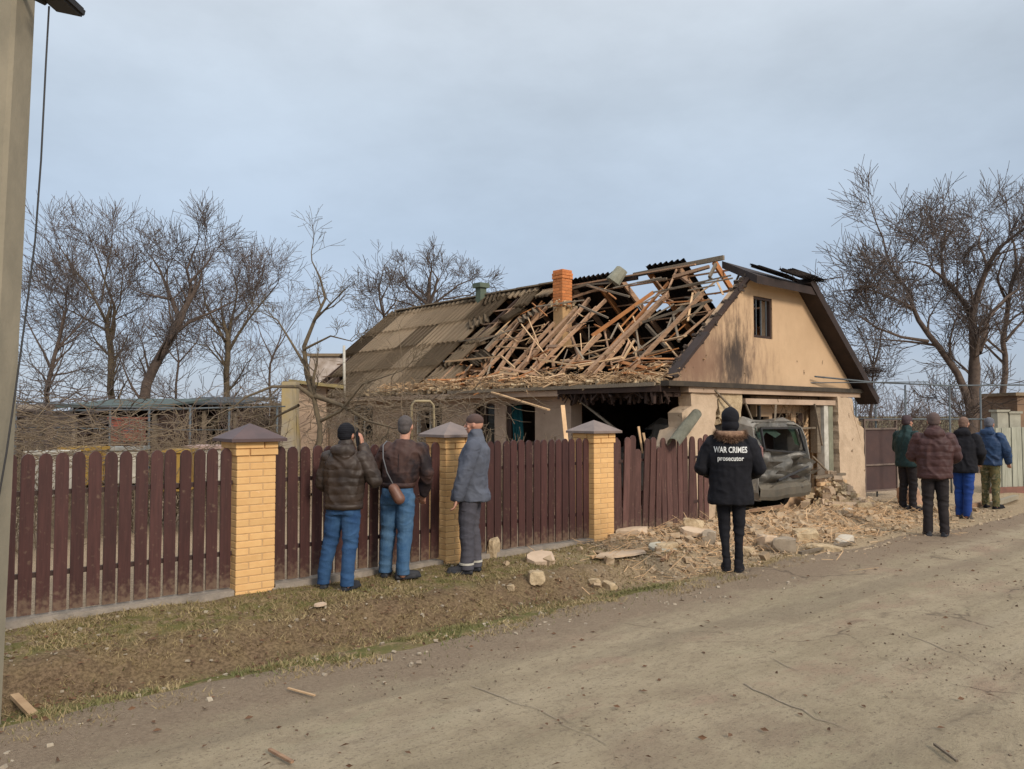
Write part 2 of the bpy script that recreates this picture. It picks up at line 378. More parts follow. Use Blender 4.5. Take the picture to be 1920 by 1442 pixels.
def road_mat():
    m = bpy.data.materials.new('worn_dusty_asphalt'); m.use_nodes = True; t = m.node_tree; b = t.nodes['Principled BSDF']
    b.inputs['Roughness'].default_value = .93; b.inputs['Specular IOR Level'].default_value = .15
    tc = N(t, 'ShaderNodeTexCoord')
    mpr = N(t, 'ShaderNodeMapping'); mpr.inputs['Rotation'].default_value = (0, 0, -FROT); t.links.new(tc.outputs['Object'], mpr.inputs[0])
    def noi(sc, det=6, ro=.6, st=None, dist=0):
        n = N(t, 'ShaderNodeTexNoise'); n.inputs['Scale'].default_value = sc; n.inputs['Detail'].default_value = det; n.inputs['Roughness'].default_value = ro; n.inputs['Distortion'].default_value = dist
        mp = N(t, 'ShaderNodeMapping'); mp.inputs['Scale'].default_value = st or (1, 1, 1); t.links.new(mpr.outputs[0], mp.inputs[0]); t.links.new(mp.outputs[0], n.inputs['Vector']); return n.outputs[0]
    def mrange(v, a, c, x=0, y=1):
        n = N(t, 'ShaderNodeMapRange', interpolation_type='SMOOTHSTEP'); t.links.new(v, n.inputs[0])
        n.inputs[1].default_value = a; n.inputs[2].default_value = c; n.inputs[3].default_value = x; n.inputs[4].default_value = y; return n.outputs[0]
    def mix(f, a, c, bt='MIX'):
        n = N(t, 'ShaderNodeMixRGB', blend_type=bt)
        for i, v in enumerate((f, a, c)):
            if isinstance(v, tuple): n.inputs[i].default_value = (*v, 1)
            elif isinstance(v, (int, float)): n.inputs[i].default_value = v
            else: t.links.new(v, n.inputs[i])
        return n.outputs[0]
    vm = N(t, 'ShaderNodeVectorMath', operation='DOT_PRODUCT'); vm.inputs[1].default_value = tuple(FN); t.links.new(tc.outputs['Object'], vm.inputs[0])
    q = N(t, 'ShaderNodeMath', operation='ADD'); q.inputs[1].default_value = -A0.dot(FN); t.links.new(vm.outputs['Value'], q.inputs[0])
    nl = noi(.6, 5); nm = noi(2.4, 7, .65); nf = noi(45, 5, .75); nff = noi(130, 3, .7); streak = noi(.8, 6, .6, (.5, 2.2, 1)); track = noi(1.0, 5, .55, (.10, 1.5, 1))
    c = mix(mrange(nm, .36, .64), (.52, .425, .29), (.43, .345, .235))
    c = mix(mrange(streak, .45, .64, 0, .6), c, (.38, .31, .205))
    c = mix(mrange(track, .50, .62, 0, .55), c, (.29, .235, .165)); c = mix(mrange(track, .46, .36, 0, .45), c, (.56, .47, .335))
    c = mix(mrange(nl, .52, .70, 0, .45), c, (.30, .215, .16))
    n18 = noi(14, 8, .75, (.7, 1.6, 1)); npk = noi(1.1, 6, .7, (.6, 1.5, 1)); c = mix(mrange(npk, .54, .66, 0, .5), c, (.44, .30, .215)); c = mix(mrange(npk, .44, .32, 0, .5), c, (.47, .41, .27)); c = mix(mrange(n18, .5, .7, 0, .6), c, (.21, .165, .12)); c = mix(mrange(n18, .46, .3, 0, .5), c, (.46, .385, .27))
    c = mix(mrange(nf, .54, .68, 0, .75), c, (.16, .125, .09))
    c = mix(mrange(nff, .60, .70, 0, .7), c, (.47, .41, .32))
    c = mix(mrange(nff, .36, .28, 0, .6), c, (.12, .095, .07))
    # brown damp shoulder by the verge
    qa = N(t, 'ShaderNodeMath', operation='ADD'); t.links.new(q.outputs[0], qa.inputs[0])
    sh = N(t, 'ShaderNodeMath', operation='MULTIPLY_ADD'); sh.inputs[1].default_value = 1.6; sh.inputs[2].default_value = -.8; t.links.new(nm, sh.inputs[0]); t.links.new(sh.outputs[0], qa.inputs[1])
    brown = mix(mrange(nf, .35, .65), (.36, .275, .195), (.27, .20, .14))
    c = mix(mrange(qa.outputs[0], 2.9, 3.35, .9, 0), c, brown)
    # cracks
    vo = N(t, 'ShaderNodeTexVoronoi', feature='DISTANCE_TO_EDGE'); vo.inputs['Scale'].default_value = .42
    dn = N(t, 'ShaderNodeTexNoise'); dn.inputs['Scale'].default_value = 1.5; dn.inputs['Detail'].default_value = 6; t.links.new(mpr.outputs[0], dn.inputs['Vector'])
    dv = N(t, 'ShaderNodeVectorMath', operation='SCALE'); dv.inputs['Scale'].default_value = .9; t.links.new(dn.outputs['Color'], dv.inputs[0])
    da = N(t, 'ShaderNodeVectorMath', operation='ADD'); t.links.new(mpr.outputs[0], da.inputs[0]); t.links.new(dv.outputs[0], da.inputs[1]); t.links.new(da.outputs[0], vo.inputs['Vector'])
    ck = mrange(vo.outputs['Distance'], .001, .009, 1, 0)
    ckm = N(t, 'ShaderNodeMath', operation='MULTIPLY'); t.links.new(ck, ckm.inputs[0]); t.links.new(mrange(nl, .47, .6, 0, .5), ckm.inputs[1])
    c = mix(ckm.outputs[0], c, (.085, .065, .05))
    t.links.new(c, b.inputs['Base Color'])
    ad = N(t, 'ShaderNodeMath', operation='ADD'); t.links.new(nf, ad.inputs[0]); t.links.new(nff, ad.inputs[1])
    sb = N(t, 'ShaderNodeMath', operation='SUBTRACT'); t.links.new(ad.outputs[0], sb.inputs[0]); t.links.new(ckm.outputs[0], sb.inputs[1])
    bp = N(t, 'ShaderNodeBump'); bp.inputs['Strength'].default_value = 1.0; bp.inputs['Distance'].default_value = .022
    t.links.new(sb.outputs[0], bp.inputs['Height']); t.links.new(bp.outputs[0], b.inputs['Normal'])
    return m
ps = spaced(-700, 700, -5, 14, .12); qs = spaced(-900, 700, -1.2, 3.0, .075)
def ground_z(x, y):
    p, q = toPQ(x, y); z = gz(x, y)
    if q > 2.45: z -= .05 * sstep(2.45, 2.9, q)
    return z
tag(sheet('ground', ps, qs, ground_z, ground_mat()), 'dry verge with dead grass, ditch and yard soil', 'ground', kind='structure')
def redge(p, q, j):
    return q + (.22 * noise.noise(Vector((p * .9, 0, 5))) + .10 * noise.noise(Vector((p * 4, 0, 8))) if j == 0 else 0)
def road_z(x, y):
    p, q = toPQ(x, y)
    z = gz(x, y) + .004 + .02 * noise.noise(Vector((x * .5, y * .5, 9)))
    if q < 2.5: z = gz(x, y) - .03 * (1 - sstep(2.18, 2.5, q)) + .006 + .02 * noise.noise(Vector((x * .5, y * .5, 9)))
    return z
tag(sheet('road', spaced(-300, 600, -6, 14, .16), [2.15] + list(np.arange(2.4, 9.5, .16)) + [10, 11, 12.5], road_z, road_mat()), 'worn dusty asphalt village street', 'road', kind='structure')

# long seams where slabs of old asphalt meet
rs_ = random.Random(8)
for pts in (((880, 1290), (990, 1325), (1130, 1400), (1180, 1441)), ((1400, 1290), (1480, 1330), (1620, 1385), (1800, 1441)), ((1680, 1180), (1800, 1230), (1919, 1290)), ((1450, 1240), (1500, 1262), (1560, 1270))):
    P = [onz(u, v, 0) for u, v in pts]; Q = []
    for a, b_ in zip(P, P[1:]):
        m_ = max(2, int((b_ - a).length / .09))
        for k in range(m_): Q.append(a.lerp(b_, k / m_) + Vector((rs_.gauss(0, .014), rs_.gauss(0, .014), 0)))
    bm = bmesh.new(); prev = None
    for i in range(len(Q) - 1):
        d = (Q[i + 1] - Q[i]).normalized(); x = Vector((-d.y, d.x, 0)); w_ = max(.0006, .003 + .007 * noise.noise(Q[i] * 2.3)); c = [bm.verts.new((Q[i] + x * (s_ * w_)).xy.to_3d() + Vector((0, 0, road_z(Q[i].x, Q[i].y) + .005))) for s_ in (-1, 1)]
        if prev: bm.faces.new((prev[0], prev[1], c[1], c[0]))
        prev = c
    bmesh.ops.recalc_face_normals(bm, faces=bm.faces)
    o = bpy.data.objects.new('road_crack', bpy.data.meshes.new('road_crack')); bm.to_mesh(o.data); bm.free(); COL.objects.link(o); o.data.materials.append(mat('crack_soil', (.20, .16, .115), (.29, .24, .18), .95, 20)); o['kind'] = 'structure'
# ------------------------------------------------------------------ fence
rng = random.Random(4)
bm = B()
prof = [(-.05, 0), (-.05, 1.25), (-.044, 1.278), (-.03, 1.298), (-.01, 1.31), (.01, 1.31), (.03, 1.298), (.044, 1.278), (.05, 1.25), (.05, 0)]
fr = [bm.verts.new((x, -.011, z)) for x, z in prof]; bk = [bm.verts.new((x, .011, z)) for x, z in prof]
bm.faces.new(fr); bm.faces.new(bk[::-1])
for i in range(len(prof)):
    j = (i + 1) % len(prof); bm.faces.new((fr[j], fr[i], bk[i], bk[j]))
bmesh.ops.recalc_face_normals(bm, faces=bm.faces)
ME_BOARD = mesh_of('board', bm, M_board); ME_BOARD2 = ME_BOARD.copy(); ME_BOARD2.materials[0] = M_board2
def fence(p0, p1, n, label, me, damaged=False, zb=.07):
    w = PQ(p0, 0.0); g = empty('picket_fence', (w.x, w.y, 0), FROT, label, 'fence', 'brown board fence sections between brick pillars')
    L = p1 - p0; stp = L / n
    for z in (.38, 1.05):
        bm = B(); box(bm, (L / 2, .035, z), (L + .02, .035, .04)); obj('rail', bm, M_rail, g)
    for i in range(n):
        x = (i + .5) * stp
        o = linkmesh('board', me, g, (x + rng.uniform(-.003, .003), rng.uniform(-.003, .003), zb + rng.uniform(-.006, .006)), (rng.uniform(-.006, .006), rng.uniform(-.006, .006), rng.uniform(-.05, .05)))
        o.scale = (stp * .80 / .1, 1, 1)
        if damaged:
            k = i / n
            o.rotation_euler = (rng.uniform(-.04, .04), rng.uniform(-.012, .012) + (.012 if k < .4 else -.012), rng.uniform(-.10, .10))
            o.scale.x *= 1.08
            o.scale.z = 1.0 - (.05 * rng.random() + (.10 * rng.random() if .2 < k < .55 else 0)) + .03
            o.location.y += .03 * math.sin(k * 9)
    return g
fence(-2.0, -.01, 16, 'dark brown board fence left of the first brick pillar', ME_BOARD)
fence(.40, 2.35, 15, 'dark brown board fence behind the two men in jeans', ME_BOARD)
fence(2.77, 4.74, 16, 'dark brown board fence between second and third brick pillars', ME_BOARD)
fence(5.14, 7.35, 17, 'dusty damaged brown board fence right of the third brick pillar', ME_BOARD2, True, .05)
for a, b_, lb in ((-2.6, -.01, 'low concrete strip under the leftmost board fence'), (.39, 2.35, 'low concrete strip under the board fence behind the men in jeans'), (2.76, 4.74, 'low concrete strip under the board fence between the last two pillars'), (5.14, 7.3, 'low concrete strip under the damaged board fence')):
    bm = B()
    n = max(2, int((b_ - a) / .3))
    for i in range(n):
        x0 = a + (b_ - a) * i / n; x1 = a + (b_ - a) * (i + 1) / n
        Mx = Matrix.Translation(PQ((x0 + x1) / 2, .01)) @ Matrix.Rotation(FROT, 4, 'Z')
        box(bm, (0, 0, -.09), ((x1 - x0) + .001, .16, .28 + .012 * rng.random()), Mx)
    tag(obj('fence_footing', bm, M_plinth), lb, 'kerb')
# bricks
def bevbox(name, s, b, m):
    bm = B(); box(bm, (0, 0, 0), s); bmesh.ops.bevel(bm, geom=list(bm.edges), offset=b, segments=1, affect='EDGES'); return mesh_of(name, bm, m)
ME_BR = bevbox('brick', (.250, .120, .0605), .005, M_brick)
def pillar(p, label, capm, zb=-.04):
    w = PQ(p + .19, -.10); g = empty('brick_pillar', (w.x, w.y, 0), FROT, label, 'pillar', 'yellow brick fence pillars')
    n = 22; ch = .0672
    bm = B(); box(bm, (0, 0, zb + n * ch / 2), (.372, .372, n * ch)); obj('mortar_core', bm, M_mortar, g)
    for i in range(n):
        z = zb + (i + .5) * ch; wide = 1.09 if i >= n - 2 else 1
        fl = -1 if i % 2 else 1
        for k in range(4):
            a = k * PI / 2
            x, y = fl * .065, -.13
            c, s = math.cos(a), math.sin(a)
            o = linkmesh('brick', ME_BR, g, ((x * c - y * s) * wide, (x * s + y * c) * wide, z + rng.uniform(-.001, .001)), (0, 0, a + rng.uniform(-.006, .006)))
            o.scale = (wide, wide, 1)
    z = zb + n * ch; bm = B(); r = .27
    lo = [bm.verts.new((x * r, y * r, z)) for x, y in ((-1, -1), (1, -1), (1, 1), (-1, 1))]
    hi = [bm.verts.new((x * r, y * r, z + .03)) for x, y in ((-1, -1), (1, -1), (1, 1), (-1, 1))]
    md = [bm.verts.new((x * .12, y * .12, z + .115)) for x, y in ((-1, -1), (1, -1), (1, 1), (-1, 1))]
    tp = bm.verts.new((0, 0, z + .175))
    bm.faces.new(lo[::-1])
    for i in range(4):
        j = (i + 1) % 4; bm.faces.new((lo[i], lo[j], hi[j], hi[i])); bm.faces.new((hi[i], hi[j], md[j], md[i])); bm.faces.new((md[i], md[j], tp))
    obj('cap', bm, capm, g)
    return g
pillar(0, 'yellow brick pillar with maroon metal cap, left of the man on the phone', M_cap)
pillar(2.38, 'yellow brick pillar behind the man in the blue grey work jacket', M_cap2)
pillar(4.75, 'yellow brick pillar with grey cap beside the damaged fence', M_cap2, -.03)

# ------------------------------------------------------------------ house
house = empty('ruined_house', tuple(H(0, 0, 0)), HROT, 'peach plastered village house with its roof torn open and corner blown out', 'house')
def hb(name, m, boxes, parent=house, bev=0):
    """boxes: (s0,s1,t0,t1,z0,z1) in house coordinates"""
    bm = B()
    for s0, s1, t0, t1, z0, z1 in boxes: box(bm, ((s0 + s1) / 2, (t0 + t1) / 2, (z0 + z1) / 2), (s1 - s0, t1 - t0, z1 - z0))
    return obj(name, bm, m, parent)
# gable upper wall: trapezoid prism
bm = B()
def prism(bm, poly, t0, t1):   # poly (s,z)
    a = [bm.verts.new((s, t0, z)) for s, z in poly]; b_ = [bm.verts.new((s, t1, z)) for s, z in poly]
    bm.faces.new(a); bm.faces.new(b_[::-1])
    for i in range(len(poly)):
        j = (i + 1) % len(poly); bm.faces.new((a[j], a[i], b_[i], b_[j]))
    bmesh.ops.recalc_face_normals(bm, faces=bm.faces)
wx0, wx1, wz0, wz1 = 2.36, 2.98, 3.06, 3.80      # gable window, tuned to the photograph
ZT = 4.10; sl = (ZT - ZE) / KS
prism(bm, [(.0, ZE - .02), (wx0, ZE - .02), (wx0, ZT), (sl, ZT)], 0, .25)
prism(bm, [(wx1, ZE - .02), (HW, ZE - .02), (HW - sl, ZT), (wx1, ZT)], 0, .25)
prism(bm, [(wx0, ZE - .02), (wx1, ZE - .02), (wx1, wz0), (wx0, wz0)], 0, .25)
prism(bm, [(wx0, wz1), (wx1, wz1), (wx1, ZT), (wx0, ZT)], 0, .25)
obj('gable_wall', bm, M_gable, house)
fw = hb('window', mat('brown_frame', (.05, .028, .02), rough=.6), [(wx0, wx0 + .05, .02, .10, wz0, wz1), (wx1 - .05, wx1, .02, .10, wz0, wz1), (wx0 + .05, wx1 - .05, .02, .10, wz0, wz0 + .05), (wx0 + .05, wx1 - .05, .02, .10, wz1 - .05, wz1)])
hb('bar', M_steel, [(wx0 + .13, wx0 + .145, .03, .045, wz0 + .05, wz1 - .05), (wx0 + .29, wx0 + .31, .03, .05, wz0 + .05, wz1 - .05), (wx0 + .46, wx0 + .475, .03, .045, wz0 + .05, wz1 - .05)], fw)
# cornice ledge between gable and ground floor
hb('cornice', mat('weathered_ledge', (.07, .055, .04), (.04, .033, .027), .9, 5, c3=(.10, .10, .05)), [(-.28, 6.3, -.16, .0, ZE - .10, ZE - .02)])
hb('ledge_plaster', M_plaster2, [(.3, 6.22, -.10, .24, ZE - .19, ZE - .102)])
# walls
walls = [
    (5.72, 6.12, .24, .02 + .24 + .3, -.15, ZE - .19), (5.88, 6.12, .56, TE, -.15, 2.15),
    (0, .28, 2.2, 3.13, -.15, 2.14), (0, .28, 3.13, 3.96, -.15, 1.12), (0, .28, 3.13, 3.96, 1.90, 2.14), (0, .28, 3.96, 4.30, -.15, 2.14),
    (0, .28, 4.30, 4.95, -.15, .9), (0, .28, 4.30, 4.95, 1.92, 2.14), (0, .28, 4.95, 6.05, -.15, 2.14), (0, .28, 6.05, 7.05, -.15, .9), (0, .28, 6.05, 7.05, 1.95, 2.14),
    (0, .28, 7.05, 8.85, -.15, 2.14), (0, .28, 8.85, 9.8, -.15, 1.0), (0, .28, 8.85, 9.8, 1.92, 2.14), (0, .28, 9.8, TE, -.15, 2.14), (.28, 5.88, TE - .25, TE, -.15, 2.14)]
hb('wall', M_plaster2, walls)
hb('interior_wall', M_soot_shade, [(.28, 2.6, 4.55, 4.7, -.1, 2.1), (3.5, 5.88, 4.55, 4.7, -.1, 2.1), (2.6, 3.5, 4.55, 4.7, 1.75, 2.1), (.28, 5.88, 8.2, 8.3, -.1, 2.1)])
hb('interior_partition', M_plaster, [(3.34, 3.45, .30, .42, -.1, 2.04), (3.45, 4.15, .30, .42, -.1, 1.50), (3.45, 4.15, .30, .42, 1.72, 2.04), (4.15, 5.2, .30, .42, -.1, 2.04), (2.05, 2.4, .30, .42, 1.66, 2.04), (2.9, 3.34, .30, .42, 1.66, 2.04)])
hb('ceiling', M_soot_shade, [(.02, 5.88, .26, TE - .2, 2.14, 2.22)])
hb('floor_slab', M_conc, [(0, 6.1, .1, TE, -.2, -.1)])

hb('lintel', M_plaster2, [(1.95, 5.18, -.08, .2, 1.88, 1.975)])
hb('timber_post', M_woodg, [(4.58, 4.72, .0, .14, .95, 1.88)]); hb('door_post', M_white, [(4.76, 4.93, -.05, .1, .45, 1.88)]); hb('timber_post', mat('green_grey_post', (.24, .24, .17), (.17, .165, .12), .85, 5), [(4.96, 5.14, -.04, .12, .2, 1.88)])
hb('timber_post', mat('dark_bar', (.03, .025, .02), rough=.6), [(2.52, 2.56, .0, .05, 1.42, 1.86)])
hb('beam', M_woodg, [(2.55, 4.56, .02, .08, 1.42, 1.455)]); hb('beam', M_woodg, [(4.0, 5.2, -.26, -.20, .50, .55)]); hb('beam', M_woodp, [(4.1, 5.15, -.30, -.22, .36, .42)])
hb('hole_shade', M_soot2, [(3.4, 4.2, .47, .55, 1.44, 1.78), (4.32, 4.5, .25, .298, 1.45, 1.72)])  # near-black panels stand in for the shade inside the two wall holes
# windows of the long side: frame > pane
def long_window(t0, t1, z0, z1, fm):
    f = hb('window', fm, [(.04, .12, t0, t0 + .05, z0, z1), (.04, .12, t1 - .05, t1, z0, z1), (.04, .12, t0 + .05, t1 - .05, z0, z0 + .05), (.04, .12, t0 + .05, t1 - .05, z1 - .05, z1), (.05, .11, (t0 + t1) / 2 - .02, (t0 + t1) / 2 + .02, z0 + .05, z1 - .05)])
    hb('pane', M_glass, [(.075, .085, t0 + .05, (t0 + t1) / 2 - .02, z0 + .05, z1 - .05)], f)
    return f
long_window(4.30, 4.95, .9, 1.92, mat('brown_frame', (.05, .028, .02))); long_window(6.05, 7.05, .9, 1.95, M_white); long_window(8.85, 9.8, 1.0, 1.92, M_white)
f = hb('window', mat('brown_frame', (.05, .028, .02)), [(.03, .12, 3.83, 3.96, 1.12, 1.90), (.04, .12, 3.13, 3.83, 1.12, 1.17), (.04, .12, 3.13, 3.18, 1.17, 1.90)])
bm = B()
M_teal = mat('teal_curtain', (.03, .17, .19), (.02, .10, .12), .9, 4, stretch=(1, 8, .4))
n = 16; vs = []
for i in range(n + 1):
    tt = 3.42 + .3 * i / n; d = -.05 + .03 * math.sin(i * 1.7)
    vs.append([bm.verts.new((d, tt + .03 * math.sin(z * 4), z)) for z in (1.86, 1.6, 1.35, 1.02)])
for i in range(n):
    for j in range(3): bm.faces.new((vs[i][j], vs[i + 1][j], vs[i + 1][j + 1], vs[i][j + 1]))
bmesh.ops.solidify(bm, geom=list(bm.faces), thickness=.01); obj('curtain', bm, M_teal, f, smooth=True)

# remaining broken lower gable: ragged slabs
def slab(name, poly, t0, t1, m, parent=house, jag=.03, seed=1, rot=None):
    rg = random.Random(seed); pts = []
    for i in range(len(poly)):
        a = Vector((*poly[i], 0)); b_ = Vector((*poly[(i + 1) % len(poly)], 0)); k = max(1, int((b_ - a).length / .09))
        for j in range(k):
            c = a.lerp(b_, j / k); pts.append((c.x + rg.uniform(-jag, jag), c.y + rg.uniform(-jag, jag)))
    bm = B(); prism(bm, pts, t0, t1)
    for v in bm.verts: v.co.y += .03 * noise.noise(v.co * 3) + (rg.uniform(-.02, .02) if v.co.y > (t0 + t1) / 2 else 0)
    return obj(name, bm, m, parent)
slab('broken_wall', [(-.14, 1.2), (-.05, .5), (0, -.1), (1.05, -.1), (1.12, .9), (1.08, 1.55), (1.16, 2.02), (.98, 2.14), (.62, 2.13), (.38, 2.03), (.42, 1.86), (.22, 1.72), (.2, 1.5), (-.02, 1.44)], -.05, .22, M_chunk, seed=3)
slab('broken_pier', [(5.22, -.25), (6.30, -.25), (6.33, .8), (6.30, 1.42), (6.12, 1.46), (6.06, 1.62), (5.86, 1.68), (5.84, 2.02), (5.20, 2.04), (5.24, 1.2)], -.12, .24, M_chunk, seed=5, jag=.018)
slab('broken_wall', [(1.22, 1.62), (1.5, 1.55), (1.86, 1.66), (1.9, 2.03), (1.3, 2.10), (1.18, 1.9)], -.04, .22, M_stone, seed=8, jag=.04)
slab('broken_wall', [(1.22, -.1), (1.38, -.1), (1.42, .6), (1.3, 1.1), (1.2, .9)], 0, .22, M_stone, seed=9, jag=.04)

for k in range(9):
    z = .62 + k * .085; hbm = B(); bar(hbm, (3.75 + .05 * k, .1, z), (4.52, .16, z + .16 + .02 * k), .02, .028); obj('lath', hbm, M_woodp, house)
rgp = random.Random(5)
for nm, m_, n_ in (('pier_rubble', M_stone, 260), ('pier_rubble', M_chunk, 200)):
    hbm = B()
    for i in range(n_):
        s_ = rgp.gauss(4.5, .38); t_ = rgp.gauss(-.45, .28); q_ = .03 + .13 * rgp.random() ** 2; z_ = .62 * math.exp(-((s_ - 4.6) / .5) ** 2 - ((t_ + .2) / .4) ** 2) * rgp.uniform(.3, 1)
        box(hbm, (0, 0, 0), (q_, q_ * .75, q_ * .6), Matrix.Translation((s_, t_, z_)) @ Matrix.Rotation(rgp.random() * 6, 4, 'Z') @ Matrix.Rotation(rgp.random() * 6, 4, 'X'))
    tag(obj(nm, hbm, m_, house), kind='stuff')
T_ = Tubes()
for i in range(60):
    p_ = Vector((rgp.uniform(3.5, 4.5), .2, rgp.uniform(.9, 1.85))); P_ = [p_]; d_ = Vector((rgp.gauss(0, 1), 0, rgp.gauss(0, 1))).normalized()
    for k in range(5): d_ = (d_ + Vector((rgp.gauss(0, .5), rgp.gauss(0, .1), rgp.gauss(0, .5)))).normalized(); p_ = p_ + d_ * .09; p_.x = min(p_.x, 4.55); p_.y = min(.28, max(.08, p_.y)); P_.append(p_)
    T_.add(P_, .005, 3, cap=False)
me_ = bpy.data.meshes.new('wire_tangle'); me_.from_pydata([tuple(v) for v in T_.v], [], T_.f); me_.materials.append(M_twigp); tag(linkmesh('wire_tangle', me_, house), kind='stuff')
for k in range(26):
    s_, z_ = rgp.choice([(rgp.uniform(.0, 1.1), 2.08), (rgp.uniform(1.2, 1.9), 1.6), (rgp.uniform(5.9, 6.3), 1.52)]); q_ = rgp.uniform(.06, .14)
    hbm = B(); box(hbm, (0, 0, 0), (q_, q_ * .8, q_ * .6), Matrix.Translation((s_, rgp.uniform(-.08, .1), z_ + rgp.uniform(-.05, .05))) @ Matrix.Rotation(rgp.random() * 6, 4, 'Z') @ Matrix.Rotation(rgp.random() * 2, 4, 'X'))
    bmesh.ops.bevel(hbm, geom=list(hbm.edges), offset=.008, segments=1, affect='EDGES'); obj('stone', hbm, M_stone, house)
for s0_, z0_, s1_, z1_ in ((1.9, 1.9, 2.3, 1.2), (2.9, 1.88, 2.75, 1.55), (4.3, 1.9, 4.45, 1.1), (1.0, 2.1, 1.5, 1.75), (4.9, .5, 4.1, .05), (4.2, .9, 5.1, .35)):
    hbm = B(); bar(hbm, (s0_, -.1, z0_), (s1_, -.16, z1_), .03, .025); obj('broken_lath', hbm, M_woodg, house)
# ---- roof
roof = hb('roof', M_soot2, [(-.02, .12, 2.2, TE, 2.14, 2.26), (6.0, 6.12, .2, TE, 2.15, 2.27)])   # wall plates
def RZ(s, off=0): return ZE + KS * (s if s <= HW / 2 else HW - s) + off
def hbar(name, a, b_, w, h, m, parent=roof, roll=0, taper=1):
    bm = B(); bar(bm, a, b_, w, h, roll, taper); return obj(name, bm, m, parent)
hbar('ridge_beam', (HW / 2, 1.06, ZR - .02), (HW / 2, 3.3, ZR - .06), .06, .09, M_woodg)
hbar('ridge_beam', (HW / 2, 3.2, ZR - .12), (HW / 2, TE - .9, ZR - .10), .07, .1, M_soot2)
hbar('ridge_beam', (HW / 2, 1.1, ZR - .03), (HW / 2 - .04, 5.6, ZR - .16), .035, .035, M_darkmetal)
# corrugated sheets
def corr(name, wt, ls, m, waves=7, jag=0, seed=0):
    rg = random.Random(seed); bm = B(); n = waves * 6; rows = 4
    g = [[None] * (n + 1) for _ in range(rows + 1)]
    for r_ in range(rows + 1):
        for i in range(n + 1):
            e = 0
            if jag and r_ in (0, rows): e = rg.uniform(-jag, jag)
            g[r_][i] = bm.verts.new((wt * i / n, ls * r_ / rows + e, .036 * math.sin(2 * PI * i / 6)))
    for r_ in range(rows):
        for i in range(n): bm.faces.new((g[r_][i], g[r_][i + 1], g[r_ + 1][i + 1], g[r_ + 1][i]))
    bmesh.ops.solidify(bm, geom=list(bm.faces), thickness=.008)
    return mesh_of(name, bm, m, True)
SLW, SLL = 1.0, 1.12
ME_SH = corr('roof_sheet', SLW, SLL, M_slate, 5); ME_SHB = corr('roof_sheet', SLW * .6, SLL * .7, M_slate, 4, .09, 3)
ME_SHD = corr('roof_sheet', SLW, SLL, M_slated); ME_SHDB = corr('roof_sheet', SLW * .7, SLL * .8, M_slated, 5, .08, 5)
SA = math.atan(KS); cs, sn = math.cos(SA), math.sin(SA)
def sheet_mat(s, t, side=1, dz=0, rz=0, ra=0, rb=0):
    """local x -> along t, local y -> up the slope; side 1 near, -1 far"""
    X = Vector((0, -1 if side > 0 else 1, 0)); Y = Vector((cs * side, 0, sn)); Z = X.cross(Y)
    if Z.z < 0: Z = -Z; X = -X
    Mr = Matrix((X, Y, Z)).transposed().to_4x4()
    return Matrix.Translation((s, t, RZ(s, dz))) @ Mr @ Matrix.Rotation(rz, 4, 'Z') @ Matrix.Rotation(ra, 4, 'X') @ Matrix.Rotation(rb, 4, 'Y')
rg = random.Random(11)
rowlen = .98
nrow = 4
for row in range(nrow + 1):
    s0 = -.26 + row * rowlen * cs
    if s0 + .2 > HW / 2: continue
    for c in range(8):
        t0 = 5.25 + .95 * c + .95
        if t0 - .3 > TE + .35: continue
        brk = 7.0 + rg.uniform(-.1, .5) - .2 * row
        if t0 > 11.3 + 1.6 * max(0, s0 + .3): continue
        if t0 - .8 < brk:
            if t0 - .8 < brk - 1.3 or row == nrow: continue
            me = ME_SHB if rg.random() < .65 else ME_SH
            if rg.random() < .2: continue
            o = linkmesh('roof_sheet', me, roof); o.matrix_basis = sheet_mat(s0 + rg.uniform(-.05, .1), t0 - rg.uniform(0, .3), 1, .06 + rg.uniform(-.02, .05), rg.uniform(-.25, .2), rg.uniform(-.08, .05), rg.uniform(-.06, .06))
        else:
            o = linkmesh('roof_sheet', ME_SH, roof)
            o.matrix_basis = sheet_mat(s0, t0 + rg.uniform(-.01, .01), 1, .07, rg.uniform(-.008, .008), .012 + rg.uniform(-.006, .006), rg.uniform(-.008, .008))
            if s0 + 1.12 * cs > HW / 2 + .02: o.scale = (1, (HW / 2 + .02 - s0) / (1.12 * cs), 1)
# loose tumbled sheets lying in the transition
for u, v, rz in ((905, 575, .5), (935, 600, -.4), (880, 620, .8), (960, 580, .2), (860, 655, -.2), (975, 610, .9), (830, 690, .4), (1000, 560, .1), (890, 690, 1.1)):
    d = ray(u, v)
    # intersect with near slope
    o_ = EYEV - HL; a_s = o_.dot(D2); d_s = d.dot(D2); k = (ZE + KS * a_s - EYE + .1) / (d.z - KS * d_s); w = EYEV + d * k; s = (w - HL).dot(D2); t = (w - HL).dot(D1)
    o = linkmesh('roof_sheet', ME_SHB, roof); o.matrix_basis = sheet_mat(s, t, 1, .12, rz, rg.uniform(-.3, .1), rg.uniform(-.15, .15)); o.scale = (rg.uniform(.6, 1), rg.uniform(.5, .9), 1)
